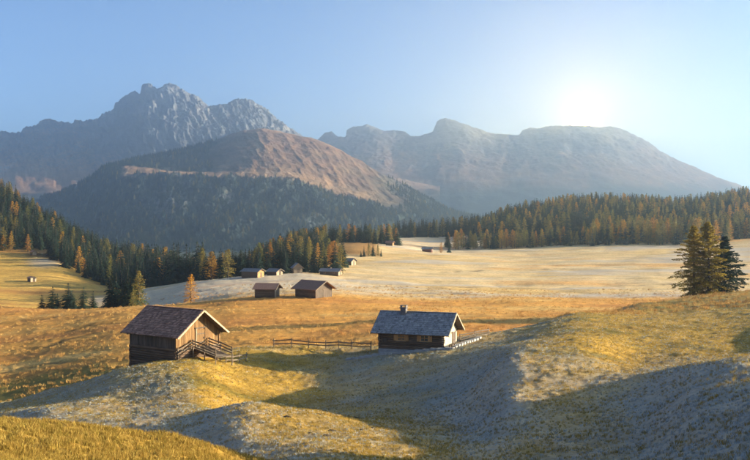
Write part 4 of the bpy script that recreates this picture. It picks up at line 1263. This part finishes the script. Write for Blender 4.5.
WHERE = {'slope': 'in the forest climbing above the yellow slope', 'middle': 'in the wood behind the small far barns', 'shelf': 'in the tree line above the frosty shelf',
         'front': 'in the bright tree line beyond the pale meadow', 'hill': 'in the hazy forest covering the hill', 'edge': 'standing out at the edge of the woods'}
LOOK = {'spruce': 'dark green spruce', 'larch_gold': 'golden yellow larch', 'larch_orange': 'rusty orange larch', 'larch_olive': 'olive green larch'}
is_sp = np.array([c[3] == 'spruce' for c in cand])
chosen = np.zeros(len(cand), bool)
for msk in (is_sp, ~is_sp):
    idx = np.where(msk)[0]; idx = idx[np.argsort(-vis[idx])][:262]
    chosen[idx[vis[idx] > 3]] = True
for i in np.where(chosen)[0]:
    x, y, h, kd, zn = cand[i]; p = Vector((x, y, cz_[i] - 0.15)); rz = random.uniform(0, 6.28)
    size = 'tall ' if h > 13.2 else ('low ' if h < 9.2 else '')
    lb = size + LOOK[kd] + ' ' + WHERE[zn]
    pb = CX + F * x / y
    if zn == 'slope':
        lb = size + LOOK[kd] + (' at the foot of the forest beside the yellow slope' if y < lowL(pb) + 22 else ' on the skyline of the forest above the yellow slope' if y > upL(pb) - 70 else ' deep ' + WHERE[zn])
    elif zn == 'hill':
        lb = size + LOOK[kd] + (' along the meadow edge of the hazy hill forest' if y < 660 else ' on the skyline of the hazy hill forest' if y > 830 else ' midway up the hazy hill forest')
    elif zn == 'middle':
        lb = size + LOOK[kd] + (' right behind the small far barns' if y < 385 else ' in the wood above the small far barns' if y < 565 else ' in the row behind the orange knoll')
    if kd == 'spruce':
        place_tree('spruce_tree', *SP[i % 6], p, h, rz, lb, 'spruce', 'spruces ' + WHERE[zn], None, 12, random.uniform(0.78, 1.32))
    else:
        place_tree('larch_tree', *LA[i % 5], p, h, rz, lb, 'larch', LOOK[kd].split(' larch')[0] + ' larches ' + WHERE[zn], kd, 12, random.uniform(0.78, 1.32))


def scatter_stuff(name, label, cat, pts, rot, scl, pick, sources):
    """one object that sets copies of the source meshes on its points (what cannot be counted)"""
    me = bpy.data.meshes.new(name); me.from_pydata([tuple(p) for p in pts], [], [])
    for nm, dat, ty in (('rot', rot, 'FLOAT'), ('scl', scl, 'FLOAT'), ('pick', pick, 'INT')):
        a = me.attributes.new(nm, ty, 'POINT'); a.data.foreach_set('value', np.asarray(dat, np.int32 if ty == 'INT' else np.float32))
    o = bpy.data.objects.new(name, me); col.objects.link(o)
    src = bpy.data.collections.new(name + '_source')
    for q, (mesh) in enumerate(sources):
        s_ = bpy.data.objects.new('%s_piece_%02d' % (name, q), mesh); src.objects.link(s_)
    ng = bpy.data.node_groups.new(name, 'GeometryNodeTree')
    ng.interface.new_socket('Geometry', in_out='INPUT', socket_type='NodeSocketGeometry'); ng.interface.new_socket('Geometry', in_out='OUTPUT', socket_type='NodeSocketGeometry')
    N, Lk = ng.nodes, ng.links
    gi = N.new('NodeGroupInput'); go = N.new('NodeGroupOutput'); ip = N.new('GeometryNodeInstanceOnPoints'); ci = N.new('GeometryNodeCollectionInfo')
    ci.inputs['Collection'].default_value = src; ci.inputs['Separate Children'].default_value = True; ci.inputs['Reset Children'].default_value = True
    ip.inputs['Pick Instance'].default_value = True

    def attr(nm, ty):
        n = N.new('GeometryNodeInputNamedAttribute'); n.data_type = ty; n.inputs['Name'].default_value = nm
        return n.outputs['Attribute']
    cb = N.new('ShaderNodeCombineXYZ'); Lk.new(attr('rot', 'FLOAT'), cb.inputs['Z'])
    Lk.new(gi.outputs[0], ip.inputs['Points']); Lk.new(ci.outputs[0], ip.inputs['Instance']); Lk.new(attr('pick', 'INT'), ip.inputs['Instance Index'])
    Lk.new(cb.outputs[0], ip.inputs['Rotation']); Lk.new(attr('scl', 'FLOAT'), ip.inputs['Scale']); Lk.new(ip.outputs[0], go.inputs[0])
    md = o.modifiers.new('scatter', 'NODES'); md.node_group = ng
    tag(o, label, cat, kind='stuff')
    return o


def joined_tree(crown, trunk, mat):
    v = [tuple(q.co) for q in crown.vertices]; n = len(v); f = [tuple(p.vertices) for p in crown.polygons]; nf = len(f)
    v += [tuple(q.co) for q in trunk.vertices]; f += [tuple(n + k for k in p.vertices) for p in trunk.polygons]
    me = mesh_from('tree', v, f, mat); me.materials.append(MATS['bark'])
    mi = np.zeros(len(f), np.int32); mi[nf:] = 1; me.polygons.foreach_set('material_index', mi)
    return me


rest = np.where(~chosen)[0]
rs = [i for i in rest if cand[i][3] == 'spruce']; rl_ = [i for i in rest if cand[i][3] != 'spruce']
scatter_stuff('spruce_forest', 'mass of dark spruces filling the woods behind the front rows', 'forest', [(cx_[i], cy_[i], cz_[i] - 0.15) for i in rs],
              [random.uniform(0, 6.28) for _ in rs], [ch_[i] / 12 for i in rs], [i % 6 for i in rs], [joined_tree(c, t, 'spruce_needles') for c, t in SP])
kinds_ = ['larch_gold', 'larch_orange', 'larch_olive']
scatter_stuff('larch_forest', 'mass of autumn larches scattered deep through the woods', 'forest', [(cx_[i], cy_[i], cz_[i] - 0.15) for i in rl_],
              [random.uniform(0, 6.28) for _ in rl_], [ch_[i] / 12 for i in rl_], [kinds_.index(cand[i][3]) * 2 + i % 2 for i in rl_],
              [joined_tree(*LA[q], kd) for kd in kinds_ for q in range(2)])
print('trees', len(cand), 'individual', int(chosen.sum()), 'spruce rest', len(rs), 'larch rest', len(rl_))


# the far wood on the mountain: thousands of trees that read as one mass
Xm, Ym, Zm, Pm, Tm = MT['wooded_mountain']
rgm = np.random.default_rng(21)
dark = (Tm[..., 0] < 0.085) & (Ym > 2000) & (Pm > 40) & (Pm < 540) & (Ym < 3150)  # dark tints: the woods, and the dome flank with its shade painted in
wts = (dark * np.gradient(Ym, axis=1) * Ym).ravel(); wts = wts / wts.sum()
pk_ = rgm.choice(len(wts), size=15000, p=wts, replace=True)
cl_ = fbm(Xm.ravel()[pk_] / 45, Ym.ravel()[pk_] / 45, 140, 3)
pk_ = pk_[(cl_ > -0.22)]
scatter_stuff('mountain_wood', 'far dark conifer wood clothing the cliffs of the rounded mountain', 'forest', np.stack([Xm.ravel()[pk_] + rgm.uniform(-2, 2, len(pk_)), Ym.ravel()[pk_], Zm.ravel()[pk_] - 1.5], -1),
              rgm.uniform(0, 6.28, len(pk_)), rgm.uniform(0.7, 1.35, len(pk_)), np.where(rgm.random(len(pk_)) < 0.1, 2, rgm.integers(0, 2, len(pk_))),
              [joined_tree(*SP[1], 'spruce_needles'), joined_tree(*SP[4], 'spruce_needles'), joined_tree(*LA[0], 'larch_olive')])


# ------------------------------------------------------------------ molehills and stones
rk = random.Random(9)
mole = MB()
def mound_mesh(seed, r=0.5, h=0.22):
    rg = random.Random(seed); v = [(0, 0, h)]; f = []
    for j, (rr, hh) in enumerate(((0.35, 0.85), (0.72, 0.45), (1.0, -0.25))):
        for q in range(9):
            a = 6.283 * q / 9; k = rr * r * rg.uniform(0.8, 1.2); v.append((math.cos(a) * k, math.sin(a) * k, h * hh * rg.uniform(0.75, 1.25)))
    for q in range(9):
        f.append((0, 1 + q, 1 + (q + 1) % 9))
        for j in range(2):
            f.append((1 + j * 9 + q, 10 + j * 9 + q, 10 + j * 9 + (q + 1) % 9, 1 + j * 9 + (q + 1) % 9))
    me = mesh_from('molehill', v, f, 'soil')
    return me
MM = [mound_mesh(k) for k in range(4)]
for k, (px, Y) in enumerate([(386, 57), (371, 56.5), (361, 55.5), (346, 55.2), (332, 54), (398, 51.5), (318, 61), (300, 63), (341, 68), (356, 67), (268, 66), (287, 58), (310, 52), (326, 50), (374, 50.5), (415, 53)]):
    o = bpy.data.objects.new('molehill', MM[k % 4]); col.objects.link(o)
    o.location = on_ground(px, Y, 0.03); o.rotation_euler = (0, 0, rk.uniform(0, 6)); s_ = rk.uniform(0.3, 0.65); o.scale = (s_ * 1.2, s_, s_)
    tag(o, 'dark molehill of bare soil in the frosty grass', 'molehill', 'molehills in the frosty grass')

# ------------------------------------------------------------------ grass
def tuft(seed, n=9, h=0.2, rad=0.11):
    rg = random.Random(seed); v = []; f = []
    for q in range(n):
        a = rg.uniform(0, 6.28); r = rad * math.sqrt(rg.random()); x, y = r * math.cos(a), r * math.sin(a); hh = h * rg.uniform(0.5, 1.15); w = 0.011 * rg.uniform(0.8, 1.6)
        b = rg.uniform(0, 6.28); bx, by = math.cos(b) * hh * rg.uniform(0.2, 0.7), math.sin(b) * hh * rg.uniform(0.2, 0.7); c = rg.uniform(0, 3.14); wx, wy = math.cos(c) * w, math.sin(c) * w
        k = len(v); v += [(x - wx, y - wy, -0.03), (x + wx, y + wy, -0.03), (x + bx * 0.4 + wx * 0.7, y + by * 0.4 + wy * 0.7, hh * 0.6), (x + bx * 0.4 - wx * 0.7, y + by * 0.4 - wy * 0.7, hh * 0.6), (x + bx, y + by, hh)]
        f += [(k, k + 1, k + 2, k + 3), (k + 3, k + 2, k + 4)]
    return v, f


if QUICK != 'terrain':
    ng_ = 110000
    rg_ = np.random.default_rng(11)
    Yg = 17 * (135 / 17) ** (rg_.random(ng_) ** 0.72); pg_ = rg_.uniform(-45, 795, ng_)
    xg = (pg_ - CX) / F * Yg
    clump = fbm(xg / 2.2, Yg / 2.2, 121, 3)
    kp = (clump > -0.25) | (rg_.random(ng_) < 0.4)
    # none inside the huts or on their kerb
    for (hx, hy, hr) in ((-21.2, 106, 5.2), (4.72, 109, 5.3)):
        kp &= np.hypot(xg - hx, Yg - hy) > hr
    xg, Yg = xg[kp], Yg[kp]
    zg = height(xg, Yg)
    e_ = 1.2; sx_, sy_ = SUN.x / math.cos(R(SUN_EL)), SUN.y / math.cos(R(SUN_EL))
    lean_ = (height(xg - sx_ * e_, Yg - sy_ * e_, False) - height(xg + sx_ * e_, Yg + sy_ * e_, False)) / (2 * e_)
    fr_ = np.clip(0.5 - 1.15 * np.clip(lean_, -0.35, 0.3) + 0.25 * fbm(xg / 3.2, Yg / 2.4, 43, 3), 0, 1)
    pgx, dgx = bearing(xg, Yg)
    fr_ = np.where((dgx < 35) & (pgx < 360), 0, fr_)
    cold_ = rg_.random(len(xg)) < fr_ * 0.85
    srcs = [mesh_from('tuft', *tuft(k), 'grass_blade') for k in range(4)] + [mesh_from('tuft', *tuft(10 + k, 9, 0.15), 'frosty_blade') for k in range(3)]
    pk = np.where(cold_, 4 + rg_.integers(0, 3, len(xg)), rg_.integers(0, 4, len(xg)))
    scatter_stuff('grass', 'short tussocky autumn grass, golden or rimed with frost', 'grass', np.stack([xg, Yg, zg], -1), rg_.uniform(0, 6.28, len(xg)),
                  rg_.uniform(0.45, 0.95, len(xg)) * (0.7 + 0.5 * np.clip(clump[kp], 0, 1)), pk, srcs)

if QUICK != 'terrain':
    nf_ = 24000
    Yf = 132 * (300 / 132) ** rg_.random(nf_); pf = rg_.uniform(-45, 795, nf_); xf = (pf - CX) / F * Yf
    cl = fbm(xf / 9, Yf / 5, 131, 3); kf = cl + rg_.uniform(-0.25, 0.25, nf_) > 0.02
    xf, Yf = xf[kf], Yf[kf]; zf = height(xf, Yf)
    srcs = [mesh_from('sedge', *tuft(30 + k, 14, 0.34, 0.26), 'sedge_blade') for k in range(4)]
    scatter_stuff('sedge', 'tufts of rusty sedge and dry grass on the flat meadow', 'sedge', np.stack([xf, Yf, zf], -1), rg_.uniform(0, 6.28, len(xf)),
                  rg_.uniform(0.5, 1.3, len(xf)), rg_.integers(0, 4, len(xf)), srcs)

# ------------------------------------------------------------------ haze
HB = MB().box((0, 0, 0), (16200, 16200, 800))
HB = HB.build('haze', 'soil')
HB.location = (0, 0, 800 / 2 - 140)
HB.data.materials.clear()
hm = bpy.data.materials.new('haze'); hm.use_nodes = True
hn = hm.node_tree; hn.nodes.clear()
ho = hn.nodes.new('ShaderNodeOutputMaterial'); pv = hn.nodes.new('ShaderNodeVolumePrincipled')
pv.inputs['Color'].default_value = (0.57, 0.78, 1.0, 1)
pv.inputs['Density'].default_value = 0.00021
pv.inputs['Anisotropy'].default_value = 0.82
hn.links.new(pv.outputs[0], ho.inputs['Volume'])
HB.data.materials.append(hm)
tag(HB, 'thin blue morning haze filling the valley air', 'haze', kind='stuff')
